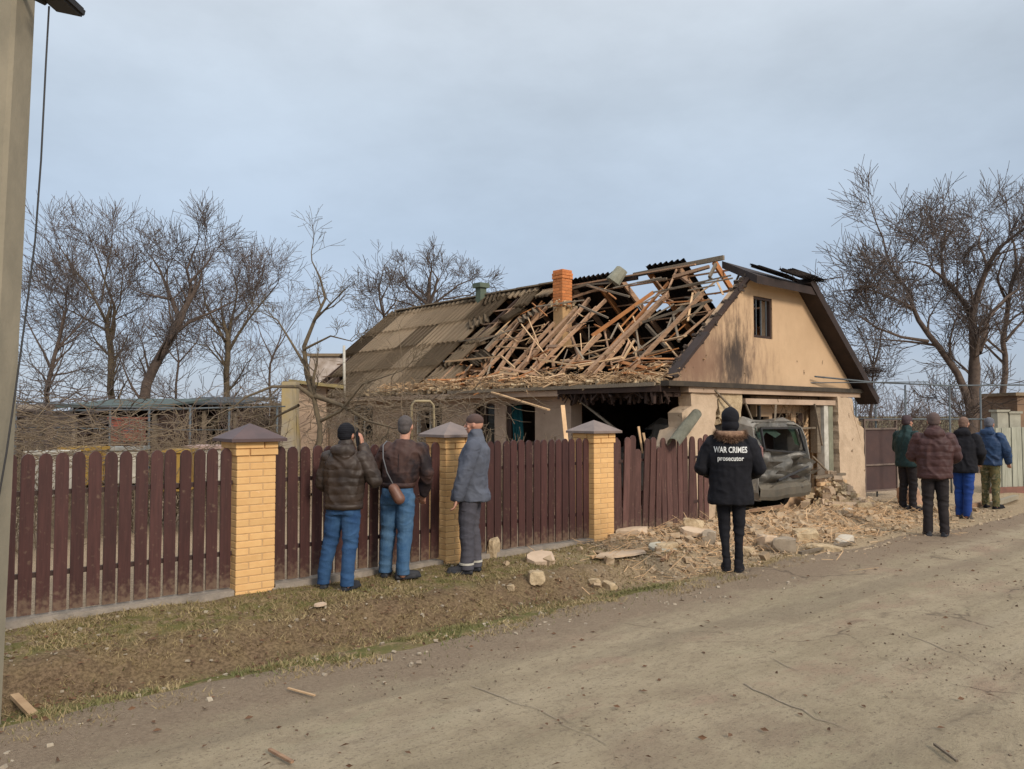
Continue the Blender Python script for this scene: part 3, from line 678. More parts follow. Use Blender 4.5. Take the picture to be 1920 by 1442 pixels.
# far slope
for row in range(4):
    s0 = HW + .26 - row * .94 * cs
    for c in range(14):
        t0 = .1 + .95 * c
        if t0 > TE - .6: continue
        if row >= 3 and t0 < 3.4 and c not in (2,): continue
        
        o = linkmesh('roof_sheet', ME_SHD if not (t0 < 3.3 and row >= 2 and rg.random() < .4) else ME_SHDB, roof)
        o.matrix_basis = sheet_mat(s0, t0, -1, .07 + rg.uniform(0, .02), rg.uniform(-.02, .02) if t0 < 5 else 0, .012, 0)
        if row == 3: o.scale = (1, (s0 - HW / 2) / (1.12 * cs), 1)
for k in range(9):
    t = 5.3 + k * .8
    if t < TE - .4: hbar('ridge_cap', (HW / 2, t, ZR + .075), (HW / 2, min(t + .86, TE), ZR + .085), .24, .035, M_slate)
# rafters
for i in range(16):
    t = .5 + i * .78
    if t > TE: break
    if t > 6.6: hbar('rafter', (0, t, ZE - .02), (HW / 2, t, ZR - .06), .05, .12, M_soot2)
    if t < 1.1: continue
    hbar('rafter', (HW, t, ZE - .02), (HW / 2 + .02, t + (rg.uniform(-.1, .1) if t < 5 else 0), ZR - .06), .05, .12, M_woodo if t < 5.2 and i % 2 else M_wood)
for k in range(8):
    s = HW - .25 - k * .42
    t_b = .1 if s > 3.95 else .4 + (3.95 - s) * 1.2
    hbar('batten', (s, t_b, RZ(s, .02)), (s, 6, RZ(s, .02)), .05, .03, M_wood)
for k in range(7):
    s = .15 + k * .45
    hbar('batten', (s, 6.5 - .6 * rg.random(), RZ(s, .02)), (s, TE, RZ(s, .02)), .05, .03, M_wood)
for t, s1, of in ((6.4, 2.9, .0), (5.8, 2.2, -.04), (5.2, 2.95, -.03), (4.4, 1.9, -.06), (3.7, 2.5, -.08), (2.9, 1.5, -.1), (1.9, 1.2, -.08), (1.1, 2.1, -.02)):
    hbar('rafter', (.0, t, ZE + of), (s1, t + rg.uniform(-.25, .2), RZ(s1, of * 2)), .04, .07, M_wood, roll=rg.uniform(-.1, .1))
prism_bm = B(); prism(prism_bm, [(.1, 2.16), (HW - .1, 2.16), (HW / 2, ZR - .14)], TE - .3, TE - .1); obj('rear_gable_wall', prism_bm, M_plaster2, house)
# near slope: broken rafters and poles, traced where they stand, lying on or sagging below the slope plane
def onslope(u, v, off):
    d = ray(u, v); o_ = EYEV - HL; a_s = o_.dot(D2); d_s = d.dot(D2)
    k = (ZE + KS * a_s - EYE + off) / (d.z - KS * d_s); w = EYEV + d * k
    s_, t_ = (w - HL).dot(D2), (w - HL).dot(D1)
    tm_ = .15 + max(0, s_ - 2.1) * 1.3
    if s_ > 3.0 or t_ < tm_: return Vector((min(s_, 3.0), max(t_, min(tm_, 1.3)), ZE + KS * min(s_, 3.0) + off))
    return Vector((s_, t_, w.z))
WD = {'w': M_wood, 'p': M_woodp, 'g': M_woodg, 'o': M_woodo}
beams = [
 (1094, 707, 1252, 552, -.05, -.25, .12, 'w'), (1120, 680, 1262, 520, -.25, -.3, .07, 'o'), (925, 708, 1015, 575, -.05, -.1, .09, 'w'), (955, 712, 1080, 580, -.1, -.25, .11, 'w'),
 (905, 690, 985, 590, -.05, -.1, .07, 'w'), (870, 700, 950, 610, -.02, -.05, .06, 'g'), (985, 708, 1105, 560, -.15, -.3, .09, 'w'), (1065, 560, 1125, 540, -.1, -.2, .07, 'w'),
 (1062, 620, 1098, 605, -.3, -.3, .08, 'w'), (1068, 622, 1090, 680, -.3, -.4, .07, 'w'), (1133, 618, 1148, 690, -.5, -.6, .05, 'w'), (1104, 610, 1105, 680, -.3, -.4, .035, 'g'),
 (1110, 630, 1225, 548, -.2, -.15, .09, 'o'), (1160, 610, 1192, 660, -.2, -.3, .045, 'p'), (1192, 612, 1205, 700, -.3, -.3, .045, 'g'), (1262, 590, 1312, 548, -.25, -.1, .08, 'g'),
 (1205, 604, 1335, 563, -.15, 0.0, .06, 'g'), (1262, 592, 1273, 640, -.2, -.1, .06, 'g'), (1260, 596, 1246, 632, -.2, -.2, .05, 'g'), (1212, 610, 1248, 650, -.6, -.7, .08, 'g'),
 (1225, 548, 1385, 520, .02, .06, .035, 'g'), (1240, 545, 1400, 512, .1, .08, .035, 'g'), (1195, 530, 1250, 522, .0, .0, .05, 'g'), (1330, 520, 1362, 492, 0, .03, .07, 'g'), (1262, 520, 1330, 500, .05, .05, .09, 'w'),
 (1100, 535, 1180, 556, .02, -.05, .06, 'g'), (1060, 545, 1110, 530, .0, .0, .07, 'g'), (1005, 575, 1095, 563, .1, 0.05, .04, 'g'), (1085, 572, 1140, 596, .05, -.1, .05, 'g'), (1225, 520, 1245, 545, -.1, -.1, .03, 'w'),
 (975, 605, 1025, 668, .1, .05, .035, 'p'), (990, 595, 1010, 645, .1, .05, .035, 'p'), (835, 678, 940, 668, .25, .2, .04, 'p'), (940, 668, 965, 690, .2, .1, .05, 'p'), (940, 620, 970, 640, .1, 0, .03, 'p'),
 (1000, 672, 1085, 686, .1, 0.0, .05, 'p'), (1085, 688, 1165, 668, .0, -.1, .035, 'p'), (1155, 695, 1168, 670, -.1, -.1, .035, 'p'), (1035, 680, 1060, 650, -.1, -.2, .03, 'p'),
 (860, 640, 920, 632, .1, .1, .03, 'g'), (1195, 662, 1250, 657, -.25, -.25, .05, 'g'), (1205, 673, 1240, 668, -.25, -.25, .04, 'g'), (1030, 610, 1038, 690, -.6, -.7, .10, 'w'), (900, 640, 960, 618, .08, .1, .04, 'g'),
 (1290, 600, 1330, 560, -.3, -.2, .05, 'g'), (1270, 640, 1340, 580, -.15, -.1, .05, 'w'), (1085, 505, 1150, 530, .0, 0, .04, 'g'), (1150, 540, 1240, 520, .1, .1, .03, 'g'), (1290, 545, 1340, 535, 0.1, .1, .03, 'g'),
 (930, 650, 1010, 655, .05, .0, .04, 'p'), (1180, 640, 1150, 705, -.2, -.1, .05, 'w'), (1285, 505, 1310, 545, -.2, -.25, .08, 'w')]
for u0, v0, u1, v1, o0, o1, w_, k in beams:
    a = onslope(u0, v0, o0); b_ = onslope(u1, v1, o1)
    hbar('broken_rafter' if w_ >= .06 else 'broken_batten', a, b_, w_ * .66, w_ * .8, WD[k], roll=rg.uniform(-.3, .3), taper=rg.uniform(.75, 1))
# random broken battens
for i in range(110):
    s = rg.uniform(.1, 2.8); t = rg.uniform(.6, 6.6); a = rg.uniform(-.9, .9) + (0 if rg.random() < .6 else 1.3)
    L = rg.uniform(.3, 1.1); d = Vector((math.sin(a) * cs, math.cos(a), math.sin(a) * sn)) * L / 2
    off = rg.uniform(-.45, .05); c = Vector((s, t, RZ(s, off)))
    hbar('broken_batten', c - d, c + d + Vector((0, 0, rg.uniform(-.3, .15))), rg.uniform(.015, .04), rg.uniform(.012, .028), rg.choice([M_wood, M_woodp, M_woodg, M_woodo, M_woodp]))
for i in range(75):
    s = rg.uniform(-.1, 1.1) ; t = rg.uniform(.4, 6.4); a = rg.gauss(0, .35) + (.5 if rg.random() < .5 else -.3); L = rg.uniform(.4, 1.5)
    d = Vector((math.sin(a) * cs, math.cos(a), rg.gauss(0, .12))) * L / 2; c = Vector((s, t, ZE + .06 + KS * max(0, s) * rg.uniform(.3, .8) + rg.uniform(0, .1)))
    hbar('fallen_batten', c - d, c + d, rg.uniform(.025, .07), rg.uniform(.012, .03), rg.choice([M_woodp, M_woodp, M_woodo, M_wood]), roll=rg.random())
# straw-like splinters and clay crumbs along the torn eave, one mass
bm = B()
for i in range(950):
    t = rg.uniform(0.0, 8.2); s = -.28 + abs(rg.gauss(0, .30)); z = RZ(max(0, s) * .45, .02 + abs(rg.gauss(0, .05))) if s > -.2 else RZ(0, .0)
    a = rg.gauss(1.5, .6); L = .06 + .6 * rg.random() ** 2; d = Vector((math.cos(a), math.sin(a), rg.gauss(0, .3))) * L / 2; c = Vector((s, t, z))
    bar(bm, c - d, c + d, rg.uniform(.006, .026), rg.uniform(.005, .016), rg.random() * 3)
tag(obj('splinters', bm, M_woodp, house), kind='stuff')
bm = B()
for i in range(700):
    t = rg.uniform(-.1, 9.0); s = -.27 + abs(rg.gauss(0, .22)); z = ZE - .05 + rg.uniform(-.05, .07)
    Mx = Matrix.Translation((s, t, z)) @ Matrix.Rotation(rg.random() * 6, 4, 'Z') @ Matrix.Rotation(rg.random() * 6, 4, 'X')
    q_ = rg.uniform(.03, .11); box(bm, (0, 0, 0), (q_, q_ * .7, q_ * .5), Mx)
tag(obj('clay_crumbs', bm, M_stone, house), kind='stuff')
hb('eave_board', M_plaster2, [(-.26, -.02, 2.25, TE - .9, 2.02, 2.12)])
hb('eave_board', M_soot2, [(-.3, .2, .0, 2.24, 2.05, 2.15), (-.12, .3, .05, 2.1, 1.98, 2.05)])
hbar('eave_pole', (-.29, .1, 2.17), (-.31, 5.4, 2.15), .06, .06, M_woodg, house)
bm = B()
for i in range(120):     # charred ragged fringe over the opening
    t = rg.uniform(-.05, 2.3); s = rg.uniform(-.28, .1); L = rg.uniform(.05, .22)
    bar(bm, (s, t, 2.06), (s + rg.gauss(0, .04), t + rg.gauss(0, .08), 2.06 - L), .04, .02)
tag(obj('charred_fringe', bm, M_soot2, house), kind='stuff')
# half-hip at the street end
bm = B()
a = Vector((sl - .28, -.30, ZT - .02)); b_ = Vector((HW - sl + .28, -.30, ZT - .02)); c = Vector((HW / 2, 1.1, ZR - .08))
e = .05
for tri in ((a, b_, c),):
    lo = [bm.verts.new(p - Vector((0, 0, .14))) for p in tri]; hi = [bm.verts.new(p) for p in tri]
    bm.faces.new(lo); bm.faces.new(hi[::-1])
    for i in range(3): bm.faces.new((lo[i], lo[(i + 1) % 3], hi[(i + 1) % 3], hi[i]))
bmesh.ops.recalc_face_normals(bm, faces=bm.faces); obj('half_hip', bm, M_verge, roof)
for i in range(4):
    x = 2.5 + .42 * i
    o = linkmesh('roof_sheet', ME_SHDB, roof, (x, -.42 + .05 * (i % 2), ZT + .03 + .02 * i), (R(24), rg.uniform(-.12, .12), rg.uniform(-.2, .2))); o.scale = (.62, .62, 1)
# far verge of the gable (thick dark overhanging edge) and near verge remains
def verge(s0, z0, s1, z1, t0, t1, th, nm, m):
    bm = B(); d = Vector((s1 - s0, 0, z1 - z0)).normalized(); nrm = Vector((-d.z, 0, d.x));
    if nrm.z < 0: nrm = -nrm
    P0 = Vector((s0, 0, z0)); P1 = Vector((s1, 0, z1)); v = []
    for t in (t0, t1):
        for p in (P0, P1, P1 + nrm * th, P0 + nrm * th): v.append(bm.verts.new(p + Vector((0, t, 0))))
    for f in ((0, 1, 2, 3), (7, 6, 5, 4), (0, 4, 5, 1), (1, 5, 6, 2), (2, 6, 7, 3), (3, 7, 4, 0)): bm.faces.new([v[i] for i in f])
    bmesh.ops.recalc_face_normals(bm, faces=bm.faces); return obj(nm, bm, m, roof)
verge(HW - sl - .05, ZT + .04, HW + .42, ZE - .33, -.32, .1, .15, 'verge_board', M_verge)
verge(.0, ZE + .02, .95, ZE + .95 * KS + .0, -.06, .12, .05, 'verge_board', M_verge)
verge(.95, ZE + .95 * KS, sl, ZT, -.03, .1, .035, 'verge_board', M_soot2)
bm = B()
for i in range(90):
    k = rg.random(); s = sl * k + rg.gauss(0, .05); z = ZE + KS * s + rg.uniform(-.02, .06)
    Mx = Matrix.Translation((s, rg.uniform(-.06, .22), z)) @ Matrix.Rotation(rg.random() * 6, 4, 'Z') @ Matrix.Rotation(rg.random() * 6, 4, 'X')
    q_ = rg.uniform(.03, .09); box(bm, (0, 0, 0), (q_, q_ * .7, q_ * .5), Mx)
tag(obj('verge_crumbs', bm, M_soot_shade, house), kind='stuff')
# small ridge vents
o = hb('vent_pipe', mat('green_grey_vent', (.12, .15, .11), rough=.8), [(2.8, 3.0, 8.2, 8.4, 4.6, 5.0), (2.74, 3.06, 8.14, 8.46, 5.0, 5.12)])
bm = B(); bmesh.ops.create_cone(bm, segments=10, radius1=.17, radius2=.13, depth=.34, cap_ends=True)
for v in bm.verts: v.co += Vector((.02 * noise.noise(v.co * 9), 0, .03 * noise.noise(v.co * 7)))
p_ = onslope(1158, 520, .1); obj('roof_sheet', corr('x', .1, .1, M_slate) and bm, M_grpipe, roof, p_ + Vector((0, 0, .03)), (.4, .5, 0)).name = 'bent_vent'
# chimney of bricks
chy = empty('chimney_core', (0, 0, 0))
bpy.data.objects.remove(chy)
cx, cy = 2.5, 4.9
chy = hb('chimney', M_mortar, [(cx - .145, cx + .145, cy - .145, cy + .145, 3.2, 4.93)])
ME_OB = bevbox('brick', (.20, .105, .062), .006, M_obrick)
for i in range(12):
    z = 4.15 + i * .069; wide = 1.1 if i in (9, 10) else 1; fl = -1 if i % 2 else 1
    for k in range(4):
        a = k * PI / 2; x, y = fl * .055, -.1025; c, s = math.cos(a), math.sin(a)
        o = linkmesh('brick', ME_OB, chy, (cx + (x * c - y * s) * wide, cy + (x * s + y * c) * wide, z), (0, 0, a)); o.scale = (wide, wide, 1)
bm = B()
for i in range(60):
    a = rg.random() * 6.28; r_ = rg.uniform(.1, .32); Mx = Matrix.Translation((cx + math.cos(a) * r_, cy + math.sin(a) * r_, 4.15 + rg.uniform(-.1, .1))) @ Matrix.Rotation(rg.random() * 6, 4, 'X'); q_ = rg.uniform(.03, .08); box(bm, (0, 0, 0), (q_, q_, q_ * .6), Mx)
tag(obj('chimney_mortar_crumbs', bm, M_stone, house), kind='stuff')
# things hanging under the open eave
def wpt(u, v, Y): return at(u, v, Y)
def plank(a, b_, w, h, m, label, name='plank', cat='plank', roll=0, group=None, taper=1):
    a = Vector(a); b_ = Vector(b_); c = (a + b_) / 2; bm = B(); bar(bm, a - c, b_ - c, w, h, roll, taper); o = obj(name, bm, m, None, c); return tag(o, label, cat, group)
plank(onslope(952, 730, -.15).to_3d() and H(-.35, 3.95, 2.12), H(-.5, 2.25, 1.78), .07, .025, M_woodp, 'pale batten hanging from the eave left of the dark opening')
plank(H(-.1, 2.0, 2.0), H(.0, 1.15, 1.45), .04, .03, M_woodg, 'grey batten fallen across the dark opening')
plank(at(1055, 760, 11.4), at(1062, 830, 11.2), .06, .02, M_woodp, 'pointed pale board upright beside the third brick pillar')
plank(at(1197, 800, 11.35), at(1205, 850, 11.3), .06, .03, M_woodp, 'pale splintered stake poking above the damaged fence', taper=.6)
plank(at(1206, 812, 11.5), at(1214, 850, 11.4), .04, .02, M_woodp, 'thin pale splinter next to the stake above the damaged fence', taper=.5)
# bent asbestos trough leaning on the fence
w0 = at(1262, 833, 11.35); w1 = at(1306, 776, 12.25); d = (w1 - w0).normalized(); x = d.cross(Vector((0, 0, 1))).normalized(); y = x.cross(d)
bm = B(); n = 12; ring = []
for p, rr in ((w0, .11), (w0.lerp(w1, .5), .115), (w1, .10)):
    rr *= .82; ring.append([bm.verts.new(p + (x * math.cos(a) + y * math.sin(a)) * rr) for a in [R(-20) + R(220) * i / n for i in range(n + 1)]])
for r_ in range(2):
    for i in range(n): bm.faces.new((ring[r_][i], ring[r_][i + 1], ring[r_ + 1][i + 1], ring[r_ + 1][i]))
bmesh.ops.solidify(bm, geom=list(bm.faces), thickness=.018)
tag(obj('broken_pipe', bm, M_grpipe, smooth=True), 'grey half round asbestos pipe leaning on the damaged fence', 'pipe')
# annex left of the house
ann = empty('annex', tuple(H(-.05, 11.0, 0)), HROT, 'low pink plastered annex with flat roof at the far end of the house', 'shed')
def ab(nm, m, bx, parent=ann):
    bm = B()
    for c, s in bx: box(bm, c, s)
    return obj(nm, bm, m, parent)
ab('wall', M_plaster2, [((-.1, .4, .6), (.25, .8, 1.5)), ((-.1, 1.55, .6), (.25, .5, 1.5)), ((-.1, .4 + .85, .35), (.25, .1, 1.0)), ((-.1, 1.05, .3), (.25, .5, .9)), ((-.1, 2.4, .9), (.25, 1.2, 2.1))])
ab('roof', M_slate, [((.1, 1.5, 1.98), (1.0, 3.4, .07))]); ab('window', M_soot2, [((-.05, 1.05, 1.1), (.1, .5, .6))])


# ------------------------------------------------------------------ car
car = empty('car', tuple(H(1.49 + .86, -.62, 0)), HROT, 'crushed dusty grey hatchback with smashed rear window in the blown-out gable', 'car')
def dent(m, t, b): pass
M_car = mat('dusty_car_paint', (.34, .32, .285), (.20, .19, .17), .42, 5, 8, metal=.15, c3=(.46, .41, .31), spec=.5, bump=.15)
M_tyre = mat('tyre', (.02, .02, .02), rough=.9)
st = [(0.05, 1.56, .78), (.45, 1.62, .80), (1.2, 1.62, .80), (2.2, 1.58, .78), (2.75, 1.40, .70), (3.15, 1.06, .66), (3.6, .98, .62), (4.05, .86, .55)]
rows = []; bm = B()
for y, zr, wr in st:
    hw = .86 if y < 3.3 else .86 - (y - 3.3) * .12
    belt = min(.98, zr - .05)
    half = [(hw * .93, .28), (hw, .42), (hw * 1.0, .68), (hw * .985, belt), (hw * .985 - (hw * .985 - wr) * .55, belt + (zr - belt) * .55), (wr - .02, zr - .07), (wr * .8, zr - .01), (wr * .4, zr + .015)]
    pts = [(-a, z) for a, z in half] + [(a, z) for a, z in half[::-1]]
    rows.append([bm.verts.new((x + (.03 + .07 * max(0, 1 - y)) * noise.noise(Vector((x * 2, y * 2.5, z * 3))), y + (.22 * max(0, z - .95) if y < .1 else 0), z + ((.16 * noise.noise(Vector((x * 2.5, y * 2.4, 7))) - .10 * math.exp(-((y - 1.3) / .6) ** 2)) if z > 1.2 else 0))) for x, z in pts])
for i in range(len(rows) - 1):
    for j in range(len(rows[0]) - 1): bm.faces.new((rows[i][j], rows[i][j + 1], rows[i + 1][j + 1], rows[i + 1][j]))
bm.faces.new(rows[-1]); bmesh.ops.recalc_face_normals(bm, faces=bm.faces)
bmesh.ops.solidify(bm, geom=list(bm.faces), thickness=.02)
obj('body', bm, M_car, car, smooth=False)
# tailgate grid with window hole
bm = B(); nx, nz_ = 30, 30; g = []
for j in range(nz_ + 1):
    z = .46 + (1.58 - .46) * j / nz_; row = []
    hwz = .80 if z < .95 else .80 - (z - .95) * .12
    for i in range(nx + 1):
        x = -hwz + 2 * hwz * i / nx; y = .02 + .24 * max(0, z - .95) + .05 * (x / .8) ** 2
        nn = noise.noise(Vector((x * 3.2, z * 3.4, 2))); n2_ = noise.noise(Vector((x * 8, z * 8, 4)))
        wgt = .7 if z > 1.05 else 1.9; y += wgt * (.12 * nn + .025 * n2_ - .15 * abs(noise.noise(Vector((x * 1.6 + z * 2.2, z * 3 - x * 1.5, 9)))) + .05)
        row.append(bm.verts.new((x, y, z)))
    g.append(row)
for j in range(nz_):
    for i in range(nx):
        z = .46 + 1.12 * (j + .5) / nz_; x = -1 + 2 * (i + .5) / nx
        if 1.08 - .05 * x < z < 1.47 and abs(x) < .80: continue
        bm.faces.new((g[j][i], g[j][i + 1], g[j + 1][i + 1], g[j + 1][i]))
bmesh.ops.solidify(bm, geom=list(bm.faces), thickness=.02); tg = obj('tailgate', bm, M_car, car, smooth=True)
bm = B()
for (x0_, z0_), (x1_, z1_) in (((-.66, 1.12), (-.62, 1.47)), ((-.62, 1.47), (.60, 1.46)), ((.60, 1.46), (.64, 1.04)), ((.64, 1.04), (.1, 1.06)), ((.1, 1.06), (-.66, 1.12))):
    bar(bm, (x0_, .0 + .24 * (z0_ - .95), z0_), (x1_, .0 + .24 * (z1_ - .95), z1_), .035, .03)
obj('window_seal', bm, M_darkmetal, tg)
rc = random.Random(3); bm = B()
for k in range(9):      # torn flaps of sheet metal and hanging trim on the rear
    x, z = rc.uniform(-.75, .75), rc.uniform(.5, 1.0); a = rc.uniform(-1, 1); L = rc.uniform(.12, .35); v3 = [bm.verts.new((x, -.06, z)), bm.verts.new((x + math.cos(a) * L, -.10 - rc.random() * .08, z + math.sin(a) * L * .6)), bm.verts.new((x + math.cos(a) * L * .8, -.02, z + math.sin(a) * L * .6 - .09)), bm.verts.new((x - .02, .0, z - .07))]
    bm.faces.new(v3)
bmesh.ops.solidify(bm, geom=list(bm.faces), thickness=.006); obj('torn_panel', bm, mat('scraped_metal', (.42, .40, .36), (.22, .20, .18), .5, 7, metal=.3), tg)
bm = B(); bar(bm, (-.55, -.13, .62), (.45, -.12, .80), .05, .03, .4); obj('bent_trim', bm, M_darkmetal, tg)
bm = B()
for poly in ([(-.64, 1.22), (-.66, 1.48), (-.2, 1.49), (.1, 1.36), (-.1, 1.30), (-.35, 1.40)], [(.3, 1.49), (.62, 1.48), (.64, 1.14), (.5, 1.18), (.45, 1.38)]):
    vs = [bm.verts.new((x, .08 + .24 * (z - .95), z)) for x, z in poly]; bm.faces.new(vs)
bmesh.ops.solidify(bm, geom=list(bm.faces), thickness=.006); obj('rear_window', bm, mat('green_glass', (.06, .10, .06), rough=.3), tg)
bm = B(); box(bm, (0, .75, 1.0), (1.5, .1, .9)); box(bm, (0, .4, .62), (1.5, .6, .05)); obj('rear_seat', bm, M_soot2, car)
bm = B(); n = 18; rr = []
for i in range(n + 1):
    x = -.84 + 1.68 * i / n; y = -.10 + .12 * abs(x / .84) ** 3 + .04 * noise.noise(Vector((x * 4, 1, 1)))
    rr.append([bm.verts.new((x, y + dy, z + .03 * noise.noise(Vector((x * 3, z, 5))))) for dy, z in ((.03, .30), (0, .36), (-.01, .48), (.03, .55), (.14, .57))])
for i in range(n):
    for j in range(4): bm.faces.new((rr[i][j], rr[i + 1][j], rr[i + 1][j + 1], rr[i][j + 1]))
bmesh.ops.solidify(bm, geom=list(bm.faces), thickness=.02); obj('bumper', bm, mat('bumper_plastic', (.22, .20, .165), (.30, .26, .20), .7, 6), car)
M_tl = mat('tail_lamp', (.30, .17, .16), (.22, .11, .10), .3, 8)
for sx_ in (-1, 1):
    bm = B(); box(bm, (sx_ * .80, .05, 1.02), (.09, .12, .34)); bmesh.ops.bevel(bm, geom=list(bm.edges), offset=.025, segments=2, affect='EDGES'); (obj('tail_light', bm, M_tl, car) if sx_ < 0 else bm.free())
    for y in (.72, 3.25):
        bm = B(); bmesh.ops.create_cone(bm, segments=28, radius1=.30, radius2=.30, depth=.19, cap_ends=True, matrix=Matrix.Rotation(PI / 2, 4, 'Y')); bmesh.ops.bevel(bm, geom=[e for e in bm.edges], offset=.02, segments=2, affect='EDGES')
        w_ = obj('wheel', bm, M_tyre, car, (sx_ * .76, y, .29))
        bm = B(); bmesh.ops.create_cone(bm, segments=20, radius1=.19, radius2=.16, depth=.05, cap_ends=True, matrix=Matrix.Rotation(PI / 2, 4, 'Y')); obj('rim', bm, M_steel, w_, (sx_ * .085, 0, 0))
    for t0, t1 in ((.5, 1.15), (1.22, 2.0), (2.06, 2.7)):
        bm = B(); zt = 1.48 if t1 < 2.5 else 1.42
        P = [(t0, 1.02), (t1, 1.02), (t1 - (.12 if t1 > 2.5 else 0), zt), (t0 + .03, zt)]
        vs = [bm.verts.new((sx_ * (.86 - (z - .98) * .17), y, z)) for y, z in P]; bm.faces.new(vs); bmesh.ops.solidify(bm, geom=list(bm.faces), thickness=.012); obj('side_window', bm, M_glass, car)
    for t0, t1 in ((.95, 1.95), (1.98, 2.95)):
        bm = B(); box(bm, (sx_ * .872, (t0 + t1) / 2, .68), (.012, t1 - t0 - .02, .6)); bmesh.ops.bevel(bm, geom=list(bm.edges), offset=.005, segments=1, affect='EDGES'); dd = obj('door', bm, M_car, car)
        bm = B(); box(bm, (sx_ * .888, t0 + .15, .86), (.02, .16, .03)); obj('handle', bm, M_darkmetal, dd)

# ------------------------------------------------------------------ rubble
rg = random.Random(21)
def rubble_mass(name, n, smin, smax, m, region, label, cat):
    V = []; F = []; base = [(Vector(v)) for v in ((-1, -1, -1), (1, -1, -1), (1, 1, -1), (-1, 1, -1), (-1, -1, 1), (1, -1, 1), (1, 1, 1), (-1, 1, 1))]
    fc = ((0, 3, 2, 1), (4, 5, 6, 7), (0, 1, 5, 4), (1, 2, 6, 5), (2, 3, 7, 6), (3, 0, 4, 7))
    for i in range(n):
        p, q = region(rg); w = PQ(p, q); s = smin + (smax - smin) * rg.random() ** 3
        Mx = Matrix.Translation((w.x, w.y, gz(w.x, w.y) + s * .25)) @ Matrix.Rotation(rg.random() * 6, 4, 'Z') @ Matrix.Rotation(rg.random() * 6, 4, 'X')
        sc = Vector((s * .5, s * rg.uniform(.25, .5), s * rg.uniform(.12, .4))); o = len(V)
        for c in base:
            V.append(tuple(Mx @ Vector((c.x * sc.x * rg.uniform(.6, 1.1), c.y * sc.y * rg.uniform(.6, 1.1), c.z * sc.z * rg.uniform(.6, 1.1)))))
        F += [tuple(o + k for k in f) for f in fc]
    me = bpy.data.meshes.new(name); me.from_pydata(V, [], F); me.materials.append(m); return tag(linkmesh(name, me), label, cat, kind='stuff')
def reg1(g): return g.gauss(7.9, 1.6), min(2.15, g.gauss(.95, .5))
def reg2(g): return g.uniform(4.4, 13), min(2.6, g.gauss(.9, .8))
rubble_mass('rubble', 2600, .02, .14, mat('rubble_tan', (.46, .345, .225), (.29, .21, .135), .95, 8, coord='Object'), reg1, 'heap of tan plaster and stone rubble behind the car', 'rubble')
rubble_mass('rubble', 8500, .008, .05, mat('rubble_pale', (.50, .395, .275), (.33, .25, .17), .95, 8), reg2, 'crumbs of plaster scattered along the foot of the broken house', 'rubble')
def reg3(g): return g.uniform(-3, 5), g.uniform(.1, 3.2)
rubble_mass('gravel', 900, .008, .04, mat('pebbles', (.42, .36, .27), (.25, .2, .15), .95, 8), reg3, 'small pebbles scattered on the dry verge', 'gravel')
def reg4(g):
    while True:
        p, q = g.uniform(-6, 14), 2.5 + 6.5 * g.random()
        if noise.noise(Vector((p * .8, q * 1.1, 4))) + .35 * noise.noise(Vector((p * 3, q * 3, 1))) > g.uniform(-.2, .45): return p, q
rubble_mass('road_grit', 9000, .003, .018, mat('grit', (.22, .17, .12), (.12, .09, .065), .95, 8, c3=(.46, .38, .28)), reg4, 'grit and bits of bark scattered on the street', 'grit')
# straw and splinters on the heap
bm = B()
for i in range(3600):
    if rg.random() < .6: p, q = reg1(rg)
    else: p, q = rg.uniform(4.3, 12), rg.gauss(.9, .7)
    w = PQ(p, q); a = rg.random() * PI; L = .04 + .3 * rg.random() ** 2.5; d = Vector((math.cos(a), math.sin(a), rg.gauss(0, .25))) * L / 2
    c = Vector((w.x, w.y, gz(w.x, w.y) + .03 + abs(d.z))); bar(bm, c - d, c + d, rg.uniform(.003, .009), .004)
tag(obj('straw_litter', bm, mat('straw', (.55, .40, .20), (.35, .23, .115), .9, 2, coord='Object', scale=3) if False else M_woodp), 'straw and split reed strewn over the rubble', 'straw', kind='stuff')
# big pieces, each its own thing
def rock(u, v, sx_, sy_, sz_, m, label, cat='stone', rz=None, name='rubble_block', zoff=0, q=None):
    w = onz(u, v, 0.0); w = onz(u, v, gz(w.x, w.y) * 1.0)
    o = obj(name, chunk(rg, sx_ * .9, sy_ * .9, sz_, 3), m, None, (w.x, w.y, gz(w.x, w.y) + sz_ * .28 + zoff), (rg.uniform(-.15, .15), rg.uniform(-.15, .15), rg.uniform(0, 3) if rz is None else rz)); return tag(o, label, cat)
rock(1006, 1112, .26, .2, .15, M_stone, 'rounded tan stone on the green ditch edge')
rock(958, 1124, .08, .07, .07, M_stone, 'small pale stone left of the rounded ditch stone')
rock(1115, 1097, .16, .12, .1, M_stone, 'lumpy tan stone between ditch stone and cement shard')
rock(1143, 1093, .2, .13, .1, M_stone, 'tan stone at the road edge below the third pillar')
rock(925, 1045, .25, .12, .3, M_stone, 'tan stone block leaning at the fence foot right of the work jacket')
rock(1185, 1008, .5, .22, .16, M_chunk, 'long plaster lump at the foot of the damaged fence')
rock(1300, 1000, .34, .26, .22, M_stone, 'squat tan block beside the damaged fence end')
rock(1330, 1005, .26, .2, .2, mat('grey_stone', (.38, .31, .23), (.25, .20, .15), .95, 5, bump=.5), 'grey stone chunk left of the woman in black')
rock(1470, 1035, .32, .24, .24, mat('grey_stone', (.3, .3, .3)), 'arched grey masonry lump on the rubble heap front')
rock(1582, 1018, .42, .2, .1, mat('pale_stone', (.56, .50, .41), (.44, .38, .30), .95, 5, bump=.4), 'flat pale stone at the right tip of the heap')
rock(1545, 1032, .5, .2, .1, M_stone, 'low tan slab in front of the rubble heap')
rock(1705, 945, .45, .4, .42, mat('pinkish_block', (.45, .28, .19), (.36, .22, .15), .95, 5), 'pinkish triangular block beyond the man in brown jacket')
